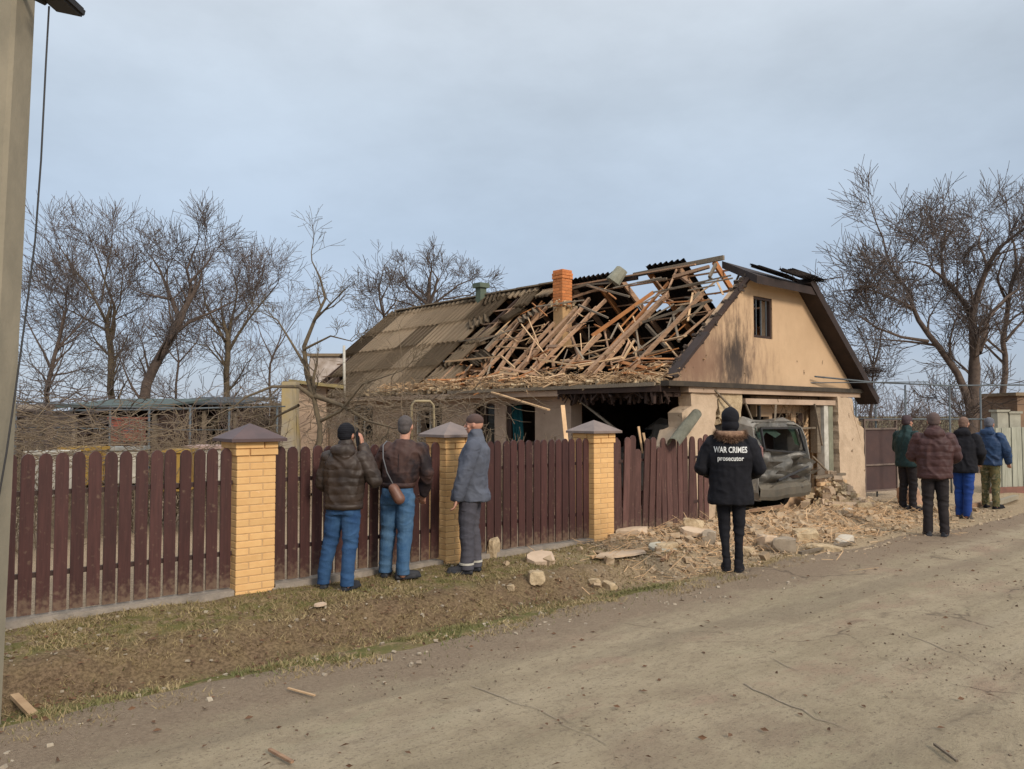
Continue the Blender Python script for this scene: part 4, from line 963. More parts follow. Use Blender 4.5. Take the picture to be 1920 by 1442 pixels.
rock(1590, 962, .3, .2, .12, mat('pale_stone', (.5, .4, .4)), 'pale chunk below the right house pier')
rock(1620, 955, .35, .3, .16, M_stone, 'tan lump near the rusty gate foot')
rock(1660, 958, .3, .22, .12, M_stone, 'tan rubble lump in front of the rusty gate')
rock(1440, 1020, .3, .25, .2, M_chunk, 'plaster lump on the heap right of the woman')
rock(1510, 1000, .35, .25, .2, M_stone, 'tan block on top of the rubble heap')
rock(1400, 1046, .2, .16, .12, M_stone, 'tan stone at the road beside the black boots')
rock(1250, 1020, .3, .2, .12, M_stone, 'tan stone on the verge before the damaged fence')
def flat(u, v, w, l, h, m, label, rz, tilt=(0, 0), name='plaster_slab', cat='slab'):
    c = onz(u, v, 0); c = onz(u, v, gz(c.x, c.y)); bm = B()
    pts = []
    for i in range(9):
        a = 2 * PI * i / 9; k = 1 / max(abs(math.cos(a)), abs(math.sin(a))) ** .8 * rg.uniform(.86, 1.05); pts.append((math.cos(a) * w / 2 * k, math.sin(a) * l / 2 * k))
    lo = [bm.verts.new((x, y, -h / 2)) for x, y in pts]; hi = [bm.verts.new((x * .97, y * .97, h / 2)) for x, y in pts]
    bm.faces.new(lo[::-1]); bm.faces.new(hi)
    for i in range(9): bm.faces.new((lo[i], lo[(i + 1) % 9], hi[(i + 1) % 9], hi[i]))
    return tag(obj(name, bm, m, None, (c.x, c.y, gz(c.x, c.y) + h / 2 + .03), (tilt[0], tilt[1], rz)), label, cat)
M_pale = mat('pale_slab', (.58, .44, .32), (.48, .36, .26), .9, 5, bump=.3)
flat(1013, 1056, .36, .26, .05, M_pale, 'pale pink plaster slab lying on the verge below the third pillar', .2, (.35, 0))
flat(1240, 1064, .36, .26, .03, mat('pale_cement', (.48, .45, .36), (.38, .35, .28), .9, 5), 'pale greenish cement shard at the road edge', .5, (.25, 0))
flat(1165, 1047, .75, .28, .025, M_chunk, 'broad tan plaster sheet lying on the rubble-strewn verge', .6)
flat(1310, 1045, .5, .3, .05, M_chunk, 'tan plaster slab left of the black boots', .2, (.2, .1))
def gplank(u0, v0, u1, v1, w, h, m, label, dz=.02, cat='plank'):
    a = onz(u0, v0, 0); b_ = onz(u1, v1, 0); a.z = gz(a.x, a.y) + h / 2 + dz; b_.z = gz(b_.x, b_.y) + h / 2 + dz
    return plank(a, b_, w, h, m, label, cat=cat)
gplank(1108, 1044, 1215, 1032, .05, .03, M_woodp, 'long pale batten on the verge before the damaged fence')
gplank(1240, 1040, 1330, 1008, .04, .03, M_wood, 'brown batten on the rubble left of the woman')
gplank(1405, 984, 1468, 987, .08, .04, M_wood, 'brown board lying level across the rubble behind the woman', .16)
gplank(1400, 1010, 1455, 1025, .06, .03, M_woodg, 'grey board half buried in the heap')
gplank(1500, 1042, 1600, 1022, .05, .03, M_woodg, 'grey lath along the front of the heap')
gplank(28, 1258, 66, 1300, .05, .025, M_woodp, 'short pale board lying on the grass near the concrete pole')
gplank(505, 1415, 548, 1440, .018, .012, M_wood, 'reddish stick lying on the street at the bottom')
gplank(1752, 1404, 1795, 1436, .012, .012, M_woodg, 'thin dark twig lying on the street in front')
gplank(540, 1298, 590, 1312, .014, .008, M_woodp, 'thin bark strip on the brown road shoulder')
gplank(1355, 990, 1440, 975, .05, .03, M_woodp, 'pale lath poking from rubble under the car', .14)
gplank(1860, 950, 1905, 935, .10, .08, M_conc, 'grey concrete beam end by the man in camouflage trousers')
gplank(1795, 958, 1870, 940, .08, .08, M_wood, 'brown timber lying behind the blue trousers')
flat(600, 1182, .12, .08, .02, M_pale, 'small pale flake on the grass of the verge', .9)

# ------------------------------------------------------------------ grass and leaf litter
def tuft_mass(name, n, region, hmin, hmax, m, label, cat, lean=.5, wd=.006):
    V = []; F = []
    for i in range(n):
        p, q = region(rg); w = PQ(p, q); z = gz(w.x, w.y) - .005; h = rg.uniform(hmin, hmax); a = rg.random() * 6.28; l = rg.uniform(0, lean) * h; b_ = rg.random() * 6.28; ww = wd * rg.uniform(.6, 1.4)
        o = len(V); dx, dy = math.cos(a) * ww, math.sin(a) * ww
        V += [(w.x - dx, w.y - dy, z), (w.x + dx, w.y + dy, z), (w.x + math.cos(b_) * l, w.y + math.sin(b_) * l, z + h)]; F.append((o, o + 1, o + 2))
    me = bpy.data.meshes.new(name); me.from_pydata(V, [], F); me.materials.append(m); return tag(linkmesh(name, me), label, cat, kind='stuff')
def rgreen(g):
    while True:
        p, q = g.uniform(-4.5, 4.3), g.gauss(2.0, .28)
        if noise.noise(Vector((p * 1.4, q * 2, 2))) > -.02 and q > 1.2: return p, q
def rdead(g):
    while True:
        p, q = g.uniform(-4.5, 6), g.uniform(.1, 2.7)
        if noise.noise(Vector((p * 1.8, q * 2.4, 6))) > -.05: return p, q
tuft_mass('grass', 17000, rgreen, .010, .045, mat('green_grass', (.11, .125, .045), (.21, .18, .075), .8, 3), 'short green grass in the ditch by the road', 'grass', 1.2)
tuft_mass('dead_grass', 30000, rdead, .01, .045, mat('straw_grass', (.36, .28, .15), (.22, .16, .08), .9, 3), 'dead straw grass on the verge along the fence', 'grass', 2.0)
def rtop(g): return g.uniform(-4.5, 4.5), g.uniform(.12, .9)
tuft_mass('short_turf', 9000, rtop, .012, .035, mat('olive_grass', (.15, .135, .045), (.22, .17, .07), .8, 3), 'thin olive turf at the foot of the fence', 'grass', 1.5)
V = []; F = []
for i in range(2600):
    p, q = (rg.uniform(-4, 5.5), rg.gauss(1.3, .5)) if i < 1500 else (rg.uniform(-5, 12), rg.uniform(2.4, 8))
    w = PQ(p, q); s = rg.uniform(.008, .028); Mx = Matrix.Translation((w.x, w.y, gz(w.x, w.y) + .012 + s * .3)) @ Matrix.Rotation(rg.random() * 6.28, 4, 'Z') @ Matrix.Rotation(rg.gauss(0, .5), 4, 'X'); o = len(V)
    V += [tuple(Mx @ Vector(c)) for c in ((-s, 0, 0), (0, -s * .5, s * .2), (s, 0, 0), (0, s * .5, s * .2))]; F += [(o, o + 1, o + 2), (o, o + 2, o + 3)]
me = bpy.data.meshes.new('leaf_litter'); me.from_pydata(V, [], F); me.materials.append(mat('dead_leaf', (.16, .085, .045), (.09, .05, .03), .9, 2, coord='Object', c3=(.30, .20, .10)))
tag(linkmesh('leaf_litter', me), 'fallen brown leaves on verge and street', 'leaves', kind='stuff')

# ------------------------------------------------------------------ concrete pole, cable, lamp
def polebm(b0, b1, w0, w1, d0, d1):
    bm = B(); r_ = []
    for p, w_, d_ in ((b0, w0, d0), (b1, w1, d1)):
        r_.append([bm.verts.new(p + Vector((x * w_ / 2, y * d_ / 2, 0))) for x, y in ((-1, -.8), (-.85, -1), (.85, -1), (1, -.8), (1, .8), (.85, 1), (-.85, 1), (-1, .8))])
    for i in range(8): bm.faces.new((r_[0][i], r_[0][(i + 1) % 8], r_[1][(i + 1) % 8], r_[1][i]))
    bm.faces.new(r_[0][::-1]); bm.faces.new(r_[1]); return bm
pb = at(-66, 1290, 4.7); pb.z = -.2; pt = at(12, 0, 4.95); k = (8.0 + .2) / (pt.z - pb.z); pt2 = pb + (pt - pb) * k
pole = empty('utility_pole', (pb.x, pb.y, 0), 0, 'leaning weathered concrete utility pole at the left edge', 'utility pole')
wobj('shaft', polebm(pb, pt2, .30, .22, .26, .2), M_conc, pole)
lm = at(108, 4, 4.9)
lamp = empty('street_lamp', tuple(lm), 0, 'dark street lamp head on an arm of the concrete pole', 'street lamp')
bm = B(); box(bm, (0, 0, .02), (.20, .30, .06)); bmesh.ops.bevel(bm, geom=list(bm.edges), offset=.015, segments=2, affect='EDGES')
for v in bm.verts: v.co = Matrix.Rotation(R(12), 4, 'Y') @ v.co
obj('housing', bm, M_darkmetal, lamp); T = Tubes(); T.add([Vector((-.08, 0, .0)) + lm, Vector((-.2, 0, .06)) + lm, Vector((-.36, .02, .10)) + lm], .022, 8); T.build('arm', M_darkmetal, lamp)
T = Tubes(); cp = [at(u, v, Y) for u, v, Y in ((92, 12, 4.85), (86, 120, 4.83), (77, 300, 4.8), (66, 450, 4.76), (47, 600, 4.72), (28, 740, 4.66), (12, 850, 4.6), (-2, 930, 4.56), (-10, 1000, 4.55))]
T.add(cp, .0055, 6); tag(T.build('cable', M_darkmetal), 'thin black cable hanging beside the concrete pole', 'cable')

# ------------------------------------------------------------------ trees
def rvec(g, s=1): return Vector((g.gauss(0, s), g.gauss(0, s), g.gauss(0, s)))
LMIN = [0.0]
def grow(T0, T1, g, p, d, L, r, lev, mx, up, wob, kids, ratio, thick, rmin):
    n = 4 if lev < mx - 1 else (3 if lev < mx else 2)
    pts = [p.copy()]; rad = [r]; d = d.normalized(); cur = p.copy()
    for i in range(n):
        d = (d + rvec(g, wob) + Vector((0, 0, up))).normalized(); cur = cur + d * (L / n); pts.append(cur.copy()); rad.append(max(rmin, r * (1 - .62 * (i + 1) / n)))
    sides = 7 if r > .06 else (5 if r > .03 else 3)
    (T0 if r > thick else T1).add(pts, rad, sides, cap=False)
    if lev >= mx: return
    k = kids[min(lev, len(kids) - 1)]; k = max(1, int(k * g.uniform(.75, 1.3)))
    for i in range(k):
        f = (i + g.random()) / k * .85 + .15; x = f * n; j = min(n - 1, int(x)); q = pts[j].lerp(pts[j + 1], x - j)
        rr = rad[j] * (1 - (x - j)) + rad[j + 1] * (x - j)
        ax = d.orthogonal().normalized(); ax.rotate(Matrix.Rotation(g.random() * 6.28, 3, d)); a = g.uniform(.4, .95)
        nd = (pts[j + 1] - pts[j]).normalized() * math.cos(a) + ax * math.sin(a)
        grow(T0, T1, g, q, nd, max(LMIN[0] * g.uniform(.6, 1.4), L * g.uniform(ratio - .14, ratio + .14) * (1 - .3 * f + .12)), max(rmin, rr * .52), lev + 1, mx, up, wob * 1.05, kids, ratio, thick, rmin)
    # leader continuation
    grow(T0, T1, g, pts[-1], d, L * ratio * .75, max(rmin, rad[-1]), lev + 1, mx, up, wob, kids, ratio, thick, rmin)
def tree(limbs, Y, seed, label, name='bare_tree', cat='tree', mx=3, kids=(6, 5, 4), up=.045, wob=.13, ratio=.64, rmin=.008, tm=M_bark, cm=M_twig, dy=1.0, group=None, spread=.55, ldens=1.0, drop=.22, rs=.8):
    """limbs: (points in photo px, r0, r1) each followed at real depth around Y"""
    g = random.Random(seed); T0 = Tubes(); T1 = Tubes(); base = None; LMIN[0] = .55 if Y > 15 else .12; rmin *= .8 if Y > 15 else 1
    limbs = [(pp, r0 * (.9 if i == 0 else rs), r1 * rs) for i, (pp, r0, r1) in enumerate(limbs)]
    for li, (pp, r0, r1) in enumerate(limbs):
        off = 0 if li == 0 else g.uniform(-dy, dy)
        P = []
        for i, (u, v) in enumerate(pp):
            f = i / (len(pp) - 1); v = v + (max(0, 600 - v) * drop if Y > 15 else 0); P.append(at(u, v, Y + off * f))
        if li == 0: P[0].z = min(P[0].z, gz(P[0].x, P[0].y) - .05) if P[0].z < 1.2 else P[0].z; base = base or P[0].copy()
        if li == 0 and P[0].z > -.1:
            P.insert(0, Vector((P[0].x, P[0].y, -.2)))
        # densify
        Q = [P[0]]
        for a, b_ in zip(P, P[1:]):
            m_ = max(1, int((b_ - a).length / .5))
            for k in range(1, m_ + 1): Q.append(a.lerp(b_, k / m_) + (rvec(g, .03) if k < m_ else Vector()))
        nq = len(Q); rad = [r0 + (r1 - r0) * (i / (nq - 1)) ** .8 for i in range(nq)]
        T0.add(Q, rad, 8 if r0 > .05 else 6, cap=False)
        tot = sum((b_ - a).length for a, b_ in zip(Q, Q[1:])); acc = 0
        start = .45 if li == 0 else .2
        nb = max(2, int(tot * 1.35 * ldens))
        for k in range(nb):
            f = start + (1 - start) * (k + g.random()) / nb; x = f * (nq - 1); j = min(nq - 2, int(x)); q = Q[j].lerp(Q[j + 1], x - j); dd = (Q[j + 1] - Q[j]).normalized()
            ax = dd.orthogonal().normalized(); ax.rotate(Matrix.Rotation(g.random() * 6.28, 3, dd)); a = g.uniform(.4, 1.1)
            grow(T0, T1, g, q, dd * math.cos(a) + ax * math.sin(a), max(1.0 if Y > 15 else .2, tot * spread * g.uniform(.4, .8) * (1.1 - .6 * f)), max(rmin, min(rad[j] * .5, .05)), 1, mx, up, wob, kids, ratio, .03, rmin)
        grow(T0, T1, g, Q[-1], (Q[-1] - Q[-2]), tot * spread * .5, max(rmin, r1), 1, mx, up, wob, kids, ratio, .03, rmin)
    rt = empty(name, tuple((Q0.x, Q0.y, 0)) if (Q0 := (base or Q[0])) else (0, 0, 0), 0, label, cat, group)
    T0.build('trunk', tm, rt); T1.build('crown', cm, rt)
    return rt
# big walnut on the right
tree([([(1822, 790), (1826, 735), (1827, 680)], .26, .20), ([(1822, 770), (1795, 700), (1760, 650), (1722, 600), (1712, 570), (1700, 525), (1672, 480), (1660, 430)], .17, .04),
      ([(1827, 680), (1822, 590), (1838, 520), (1852, 470), (1870, 430), (1900, 400)], .17, .05), ([(1822, 585), (1795, 535), (1768, 500), (1765, 440), (1775, 380)], .10, .035),
      ([(1835, 660), (1850, 600), (1878, 560), (1905, 530)], .13, .05), ([(1740, 640), (1690, 632), (1645, 615), (1610, 590)], .07, .025), ([(1715, 575), (1670, 545), (1625, 525), (1580, 530)], .06, .02), ([(1768, 500), (1740, 470), (1710, 460)], .06, .02), ([(1850, 470), (1835, 420), (1840, 370)], .06, .02)],
     24, 5, 'wide bare walnut tree with forked trunk right of the house', mx=4, kids=(6, 4, 4), up=.03, spread=.5, dy=2.2, ldens=1.1, rmin=.010)
tree([([(1880, 780), (1885, 700), (1880, 640), (1890, 560), (1905, 480)], .16, .07), ([(1890, 560), (1870, 500), (1890, 430)], .07, .03), ([(1885, 640), (1920, 600), (1950, 520)], .07, .03), ([(1900, 500), (1925, 440), (1930, 380)], .07, .03)], 27, 6, 'bare tree with crooked trunk at the right edge behind the walnut', mx=4, kids=(5, 4, 3), up=.08, spread=.55)
tree([([(1632, 780), (1634, 730), (1638, 690)], .08, .05), ([(1638, 690), (1625, 650), (1610, 620)], .05, .02), ([(1638, 690), (1650, 650), (1660, 600)], .05, .02)], 30, 7, 'small bare tree just right of the gable verge', mx=4, kids=(5, 4, 3), up=.08, spread=.6)
# left group
tree([([(212, 760), (208, 700), (206, 640)], .17, .13), ([(206, 640), (190, 580), (165, 520), (140, 480), (120, 440)], .09, .03), ([(206, 645), (215, 570), (195, 500), (180, 440)], .09, .03), ([(208, 620), (225, 560), (230, 500)], .06, .02), ([(200, 620), (150, 590), (100, 560)], .06, .02), ([(190, 560), (200, 480), (210, 420)], .05, .02)], 27, 12, 'tall brushy bare tree nearest the concrete pole', mx=4, kids=(5, 4, 3), up=.10, spread=.5, wob=.13, tm=M_bark2, cm=M_twigr, ldens=1.5)
tree([([(268, 765), (275, 720), (302, 665), (325, 625), (338, 600)], .24, .16), ([(338, 600), (325, 560), (315, 530), (300, 480), (285, 450)], .12, .03), ([(335, 600), (352, 560), (358, 520), (350, 480), (365, 430)], .12, .03), ([(325, 628), (360, 600), (400, 580), (430, 560)], .08, .03), ([(320, 550), (280, 540), (255, 530)], .06, .02), ([(355, 510), (385, 470), (400, 440)], .06, .02)], 25, 13, 'dark leaning bare tree with fork in the left garden', mx=4, kids=(5, 4, 3), up=.06, spread=.48, ldens=1.4)
tree([([(424, 760), (424, 700), (428, 640)], .17, .12), ([(428, 650), (400, 600), (385, 560), (380, 520)], .08, .03), ([(428, 640), (440, 570), (445, 530), (440, 500)], .08, .03), ([(428, 660), (465, 600), (490, 560), (510, 530)], .08, .03), ([(425, 690), (390, 650), (350, 640)], .05, .02), ([(440, 600), (470, 560), (480, 520)], .05, .02)], 29, 14, 'rounded bare tree with pale trunk left of the annex', mx=4, kids=(5, 4, 3), up=.08, spread=.5, cm=M_twigr, tm=M_bark2, ldens=1.4)
tree([([(90, 770), (95, 700), (110, 640)], .12, .07), ([(95, 690), (70, 640), (50, 600)], .05, .02), ([(110, 640), (120, 580), (100, 540)], .05, .02), ([(110, 650), (150, 610), (170, 570)], .05, .02)], 24, 15, 'low tangled bare tree directly behind the concrete pole', mx=4, kids=(4, 4, 3), up=.03, spread=.65, cm=M_twig, ldens=1.6)
tree([([(330, 770), (330, 720), (335, 680)], .09, .06), ([(335, 680), (300, 640), (280, 600)], .05, .02), ([(335, 680), (370, 640), (380, 600)], .05, .02)], 36, 16, 'thin background tree between the leaning and rounded trees', mx=4, kids=(4, 4, 3), up=.06, spread=.6, cm=M_twigr)
tree([([(510, 770), (505, 710), (515, 660)], .09, .06), ([(515, 660), (540, 620), (560, 590)], .05, .02), ([(510, 670), (490, 630), (480, 590)], .05, .02)], 38, 17, 'thin background tree left of the annex roof', mx=4, kids=(4, 4, 3), up=.06, spread=.55, cm=M_twigr)
# behind the house
tree([([(800, 620), (802, 580), (804, 560)], .26, .2), ([(804, 565), (780, 540), (765, 520), (755, 495)], .14, .04), ([(804, 565), (815, 530), (820, 500), (812, 485)], .14, .04), ([(800, 575), (830, 545), (860, 515), (880, 505)], .12, .04), ([(795, 580), (750, 555), (720, 545)], .1, .03), ([(830, 550), (880, 540), (905, 520)], .08, .03)], 46, 18, 'spreading bare tree behind the intact end of the roof', mx=4, kids=(5, 4, 3), up=.03, spread=.42, rmin=.013, dy=3, ldens=1.1)
tree([([(725, 640), (722, 610), (720, 590)], .14, .1), ([(720, 590), (705, 570), (700, 550)], .07, .03), ([(720, 590), (740, 560), (745, 540)], .07, .03)], 43, 19, 'smaller bare tree at the left end of the roof', mx=4, kids=(5, 4, 3), up=.05, spread=.6, rmin=.012)
# pruned fruit tree just behind the fence
tree([([(592, 850), (600, 800), (588, 745)], .055, .045), ([(588, 745), (575, 700), (570, 650), (590, 600), (610, 560), (600, 520), (585, 490)], .06, .012), ([(588, 745), (560, 725), (510, 725), (460, 745), (430, 770)], .05, .012), ([(590, 742), (640, 760), (690, 790), (730, 800)], .055, .015), ([(590, 600), (630, 560), (655, 535)], .025, .008), ([(575, 690), (545, 640), (520, 600), (490, 585)], .03, .008), ([(570, 655), (620, 630), (660, 640)], .025, .008), ([(600, 790), (640, 770), (680, 720), (740, 700)], .035, .008), ([(560, 760), (520, 780), (500, 810)], .03, .01)], 11.3, 23, 'gnarled pruned fruit tree behind the fence in front of the annex', mx=3, kids=(5, 5, 4), up=.0, wob=.24, spread=.5, rmin=.003, tm=M_bark2, cm=M_bark2, dy=.7, ldens=.8)
tree([([(752, 850), (752, 760), (750, 640)], .012, .006)], 12.5, 24, 'thin upright sapling in front of the long house wall', name='sapling', mx=3, kids=(4, 3, 2), spread=.35, rmin=.003, cm=M_twigp, tm=M_twigp)
LMIN[0] = 0
# bushes
def bush(u, v, Y, w_, h_, n, seed, label, cm, rmin=.006, name='bare_bush'):
    g = random.Random(seed); T1 = Tubes(); T0 = Tubes(); c = at(u, v, Y); c.z = -.05
    for i in range(n):
        p = c + Vector((g.uniform(-w_ / 2, w_ / 2), g.uniform(-.6, .6), 0)); d = Vector((g.gauss(0, .35), g.gauss(0, .3), 1))
        grow(T0, T1, g, p, d, h_ * g.uniform(.4, .7), rmin * 2.2, 1, 3, .02, .2, (4, 4, 3), .6, 9, rmin)
    o = T1.build(name, cm); return tag(o, label, 'bush', 'bare bushes and vines')
bush(60, 800, 20, 4, 2.4, 22, 31, 'tangled brown bush behind fence beside the concrete pole', M_twigr)
bush(180, 800, 22, 5, 2.2, 22, 32, 'low brown brush under the tall brushy tree', M_twig)
bush(330, 800, 23, 5, 2.2, 22, 33, 'reddish brush below the leaning tree', M_twigr)
bush(480, 800, 24, 5, 2.6, 26, 34, 'thick reddish brush left of the annex', M_twigr)
bush(250, 800, 16.5, 7, 2.0, 26, 40, 'sparse brush in front of the open garden shed', M_twigp)
bush(430, 800, 17, 4, 2.2, 22, 41, 'tangled brush in front of the dark shed', M_twigr)
bush(120, 800, 34, 9, 3.6, 30, 35, 'farther dense brush behind the garden shed', M_twig, .011)
bush(420, 800, 36, 10, 3.8, 34, 36, 'farther dense brush between garden shed and annex', M_twigr, .011)
bush(1640, 800, 26, 3.4, 2.8, 26, 37, 'dark brush right of the house behind the rusty gate', M_twigr)
bush(1740, 800, 28, 5, 3.0, 30, 38, 'brown brush behind the group of people', M_twigr)
bush(1690, 800, 40, 9, 4.0, 30, 39, 'farther brown brush beyond the pipe trellis', M_twigr, .012)
bush(640, 800, 28, 4, 2.6, 20, 44, 'pale brush behind the annex roof', M_twigp)
for i, (u, Y, w_, h_, lb) in enumerate(((60, 10.5, 1.2, 1.5, 'grey tangle of twigs just right of the concrete pole'), (200, 13, 2.2, 1.6, 'dry vine in front of the red cabinet'), (300, 12.8, 1.6, 1.7, 'dry vine between red cabinet and yellow box'), (410, 12.6, 1.4, 1.9, 'dry vine left of the maroon pillar cap'), (470, 13.5, 1.2, 1.5, 'dry pale vine right of the first brick pillar'), (670, 14, 1.6, 1.7, 'dry pale vine tangle behind the man on the phone'), (780, 13.5, 1.6, 1.75, 'dry pale vine over the gas pipe'), (880, 13.0, 1.5, 1.7, 'dry pale vine beside the second brick pillar'), (965, 13.0, 1.0, 1.5, 'dry pale vine under the teal curtain window'), (1020, 12.6, .6, 1.25, 'thin dry vine against the plaster wall beside the dark opening'), (330, 12.5, 2.4, 1.25, 'dry vine behind the first board fence'), (120, 11.5, 2.0, 1.35, 'dry vine behind the fence near the concrete pole'))):
    bush(u, 820, Y, w_, h_, 26 if h_ > 1.3 else 18, 50 + i, lb, M_twigp, .0042, 'dry_vine')
def bush2(): pass
def canes(fn, n, seed, name, label, m=M_twigp, r0=.007):
    T = Tubes(); g = random.Random(seed)
    for i in range(n):
        p, ax = fn(g); pts = [p]; d = (ax * g.choice([-1, 1]) + rvec(g, .45)).normalized()
        for k in range(6): d = (d + rvec(g, .33)).normalized(); d.z *= .75; p = p + d * g.uniform(.12, .3); pts.append(p)
        T.add(pts, [r0 * (1 - .1 * k) for k in range(7)], 3, cap=False)
    return tag(T.build(name, m), label, 'vine')
canes(lambda g: (H(-.6 - g.random() * 2.2, g.uniform(2.6, 11.5), 1.9 + g.gauss(0, .2)), D1), 420, 77, 'vine_canes', 'tangle of dry vine canes strung below the torn eave')
canes(lambda g: (H(-.8 - g.random() * 2.0, g.uniform(3.2, 12), 1.3 + g.gauss(0, .25)), D1 + Vector((0, 0, .8))), 300, 78, 'vine_canes', 'lower tangle of dry canes before the windows of the long wall', M_twigp, .006)
canes(lambda g: (PQ(g.uniform(-2.4, .6), -1.5 - 3 * g.random(), 1.45 + g.gauss(0, .18)), FD), 190, 79, 'vine_canes', 'grey vine canes tangled behind the leftmost board fence', M_twigp, .006)
canes(lambda g: (PQ(g.uniform(-3.4, .8), -4.5 - 5 * g.random(), 1.75 + g.gauss(0, .28)), FD), 200, 80, 'vine_canes', 'farther grey vine canes on the pipe trellis in the left garden', M_twig, .009)

# ------------------------------------------------------------------ trellises, pipes
def trellis(name, label, posts, rails, m=M_steel, cat='trellis'):
    c = posts[0][0]; e = empty(name, (c.x, c.y, 0), 0, label, cat)
    for a, b_, r_ in posts: T = Tubes(); T.add([a, b_], r_, 8); T.build('post', m, e)
    for pts, r_ in rails: T = Tubes(); T.add(pts, r_, 8); T.build('rail', m, e)
    return e
def vert(u, v, Y, z0=-.1): p = at(u, v, Y); return (Vector((p.x, p.y, z0)), p, .02)
trellis('pipe_trellis', 'grey pipe vine trellis right of the house behind the people', [vert(1604, 722, 16.9), vert(1641, 722, 17), vert(1697, 722, 16.5), vert(1780, 725, 17), vert(1838, 727, 17.5), vert(1600, 765, 17.5)],
        [([at(1528, 706, 15), at(1640, 717, 16), at(1780, 723, 17), at(1925, 722, 18)], .016), ([at(1380, 722, 14), at(1500, 718, 15), at(1740, 716, 16.6)], .010), ([at(1606, 786, 16.9), at(1697, 786, 17), at(1850, 786, 17.5)], .016)])
trellis('pipe_trellis', 'grey pipe vine trellis behind the first board fence', [vert(30, 757, 13), vert(207, 760, 13.5), vert(280, 760, 13.7), vert(357, 760, 14), vert(430, 762, 14.3), vert(520, 764, 14.8)],
        [([at(20, 752, 13), at(207, 763, 13.5), at(357, 766, 14), at(535, 762, 14.8)], .014), ([at(20, 800, 13), at(280, 806, 13.7), at(430, 806, 14.3)], .008), ([at(130, 770, 16), at(300, 768, 16.2), at(440, 764, 16.5)], .02)])
T = Tubes(); T.add([at(772, 850, 13), at(772, 760, 13), at(778, 752, 13), at(806, 752, 13.2), at(813, 760, 13.2), at(815, 850, 13.2)], .022, 8); tag(T.build('gas_pipe', mat('yellow_pipe', (.36, .29, .17), (.27, .22, .14), .7, 5)), 'arched pale yellow gas pipe in front of the long wall', 'pipe')
T = Tubes(); T.add([at(645, 648, 17.5), at(646, 745, 17.5)], .03, 8); tag(T.build('flue_pipe', M_white), 'tall white flue pipe at the left end of the house roof', 'pipe')

# ------------------------------------------------------------------ garden behind left fence
def shed(u0, u1, vt, Y, label, wm, rm, h=None, depth=2.5, dark=True):
    a = at(u0, vt, Y); b_ = at(u1, vt, Y); e = empty('shed', ((a.x + b_.x) / 2, Y, 0), 0, label, 'shed'); w_ = b_.x - a.x; h = a.z
    bm = B(); box(bm, (0, depth, h / 2), (w_, .1, h)); box(bm, (-w_ / 2 + .05, depth / 2, h / 2), (.1, depth - .1, h)); box(bm, (w_ / 2 - .05, depth / 2, h / 2), (.1, depth - .1, h)); obj('wall', bm, wm, e)
    bm = B(); Mx = Matrix.Rotation(R(4), 4, 'X'); box(bm, (0, depth / 2, h + .02), (w_ + .4, depth + .5, .06), Mx); obj('roof', bm, rm, e)
    for k in range(3): bm = B(); box(bm, (-w_ / 2 + .1 + (w_ - .2) * k / 2, -.05, (h - .2) / 2), (.09, .09, h - .2)); obj('post', bm, M_woodg, e)
    return e
M_troof = mat('teal_grey_roof', (.10, .13, .12), (.07, .09, .09), .8, 3)
shed(135, 300, 762, 19, 'open garden shed with teal grey roof behind the leaning tree', M_soot2, M_troof)
shed(320, 450, 757, 21, 'dark shed with grey roof left of the annex', M_soot2, mat('dark_roof', (.07, .08, .085), (.05, .055, .06), .8, 3))
shed(-60, 60, 770, 26, 'faded shed roof glimpsed behind the concrete pole', M_woodg, M_slate)
wb = empty('white_outbuilding', tuple(at(395, 752, 30).xy) + (0,), 0, 'small white outbuilding between trees left of the annex', 'building')
bm = B(); box(bm, (0, 1, 1.0), (2.4, 2, 2.0)); obj('wall', bm, M_white, wb); bm = B(); box(bm, (0, 1, 2.06), (2.7, 2.3, .1)); obj('roof', bm, M_slate, wb); bm = B(); box(bm, (-.5, -.01, 1.2), (.5, .04, .6)); obj('window', bm, M_soot2, wb)
wb = empty('white_stone_building', tuple(at(612, 700, 30).xy) + (0,), 0, 'pale stone building seen between annex and house roof', 'building')
bm = B(); h_ = at(612, 668, 30).z; box(bm, (0, 1.5, h_ / 2), (1.3, 3, h_)); obj('wall', bm, mat('pale_rubble_wall', (.60, .52, .47), (.36, .28, .22), .9, 3, 8), wb); bm = B(); box(bm, (0, 1.5, h_ + .05), (1.45, 3.2, .1)); obj('roof', bm, M_slate, wb)
p = at(546, 716, 15.2); bm = B(); box(bm, (0, 0, p.z / 2 - .05), (.30, .30, p.z + .1)); bmesh.ops.subdivide_edges(bm, edges=list(bm.edges), cuts=5)
for v in bm.verts: v.co += Vector((noise.noise(v.co * 4), noise.noise(v.co * 4 + Vector((5, 0, 0))), 0)) * .05
tag(obj('stone_pier', bm, mat('lichen_stone', (.40, .30, .13), (.34, .29, .22), .95, 2.2, 6, bump=.6), None, (p.x, p.y, 0)), 'yellow lichen covered stone pier left of the fruit tree', 'pier')
sb = empty('lean_to', tuple(at(572, 700, 17).xy) + (0,), .2, 'yellowish lichen covered lean-to roof beside the annex', 'shed')
h_ = at(572, 722, 17).z; bm = B(); box(bm, (0, .5, h_ / 2), (.9, 1, h_)); obj('wall', bm, M_plaster2, sb); bm = B(); box(bm, (0, .4, h_ + .03), (1.15, 1.4, .07), Matrix.Rotation(R(6), 4, 'Y')); obj('roof', bm, mat('lichen_roof', (.33, .26, .11), (.20, .16, .09), .9, 5), sb)
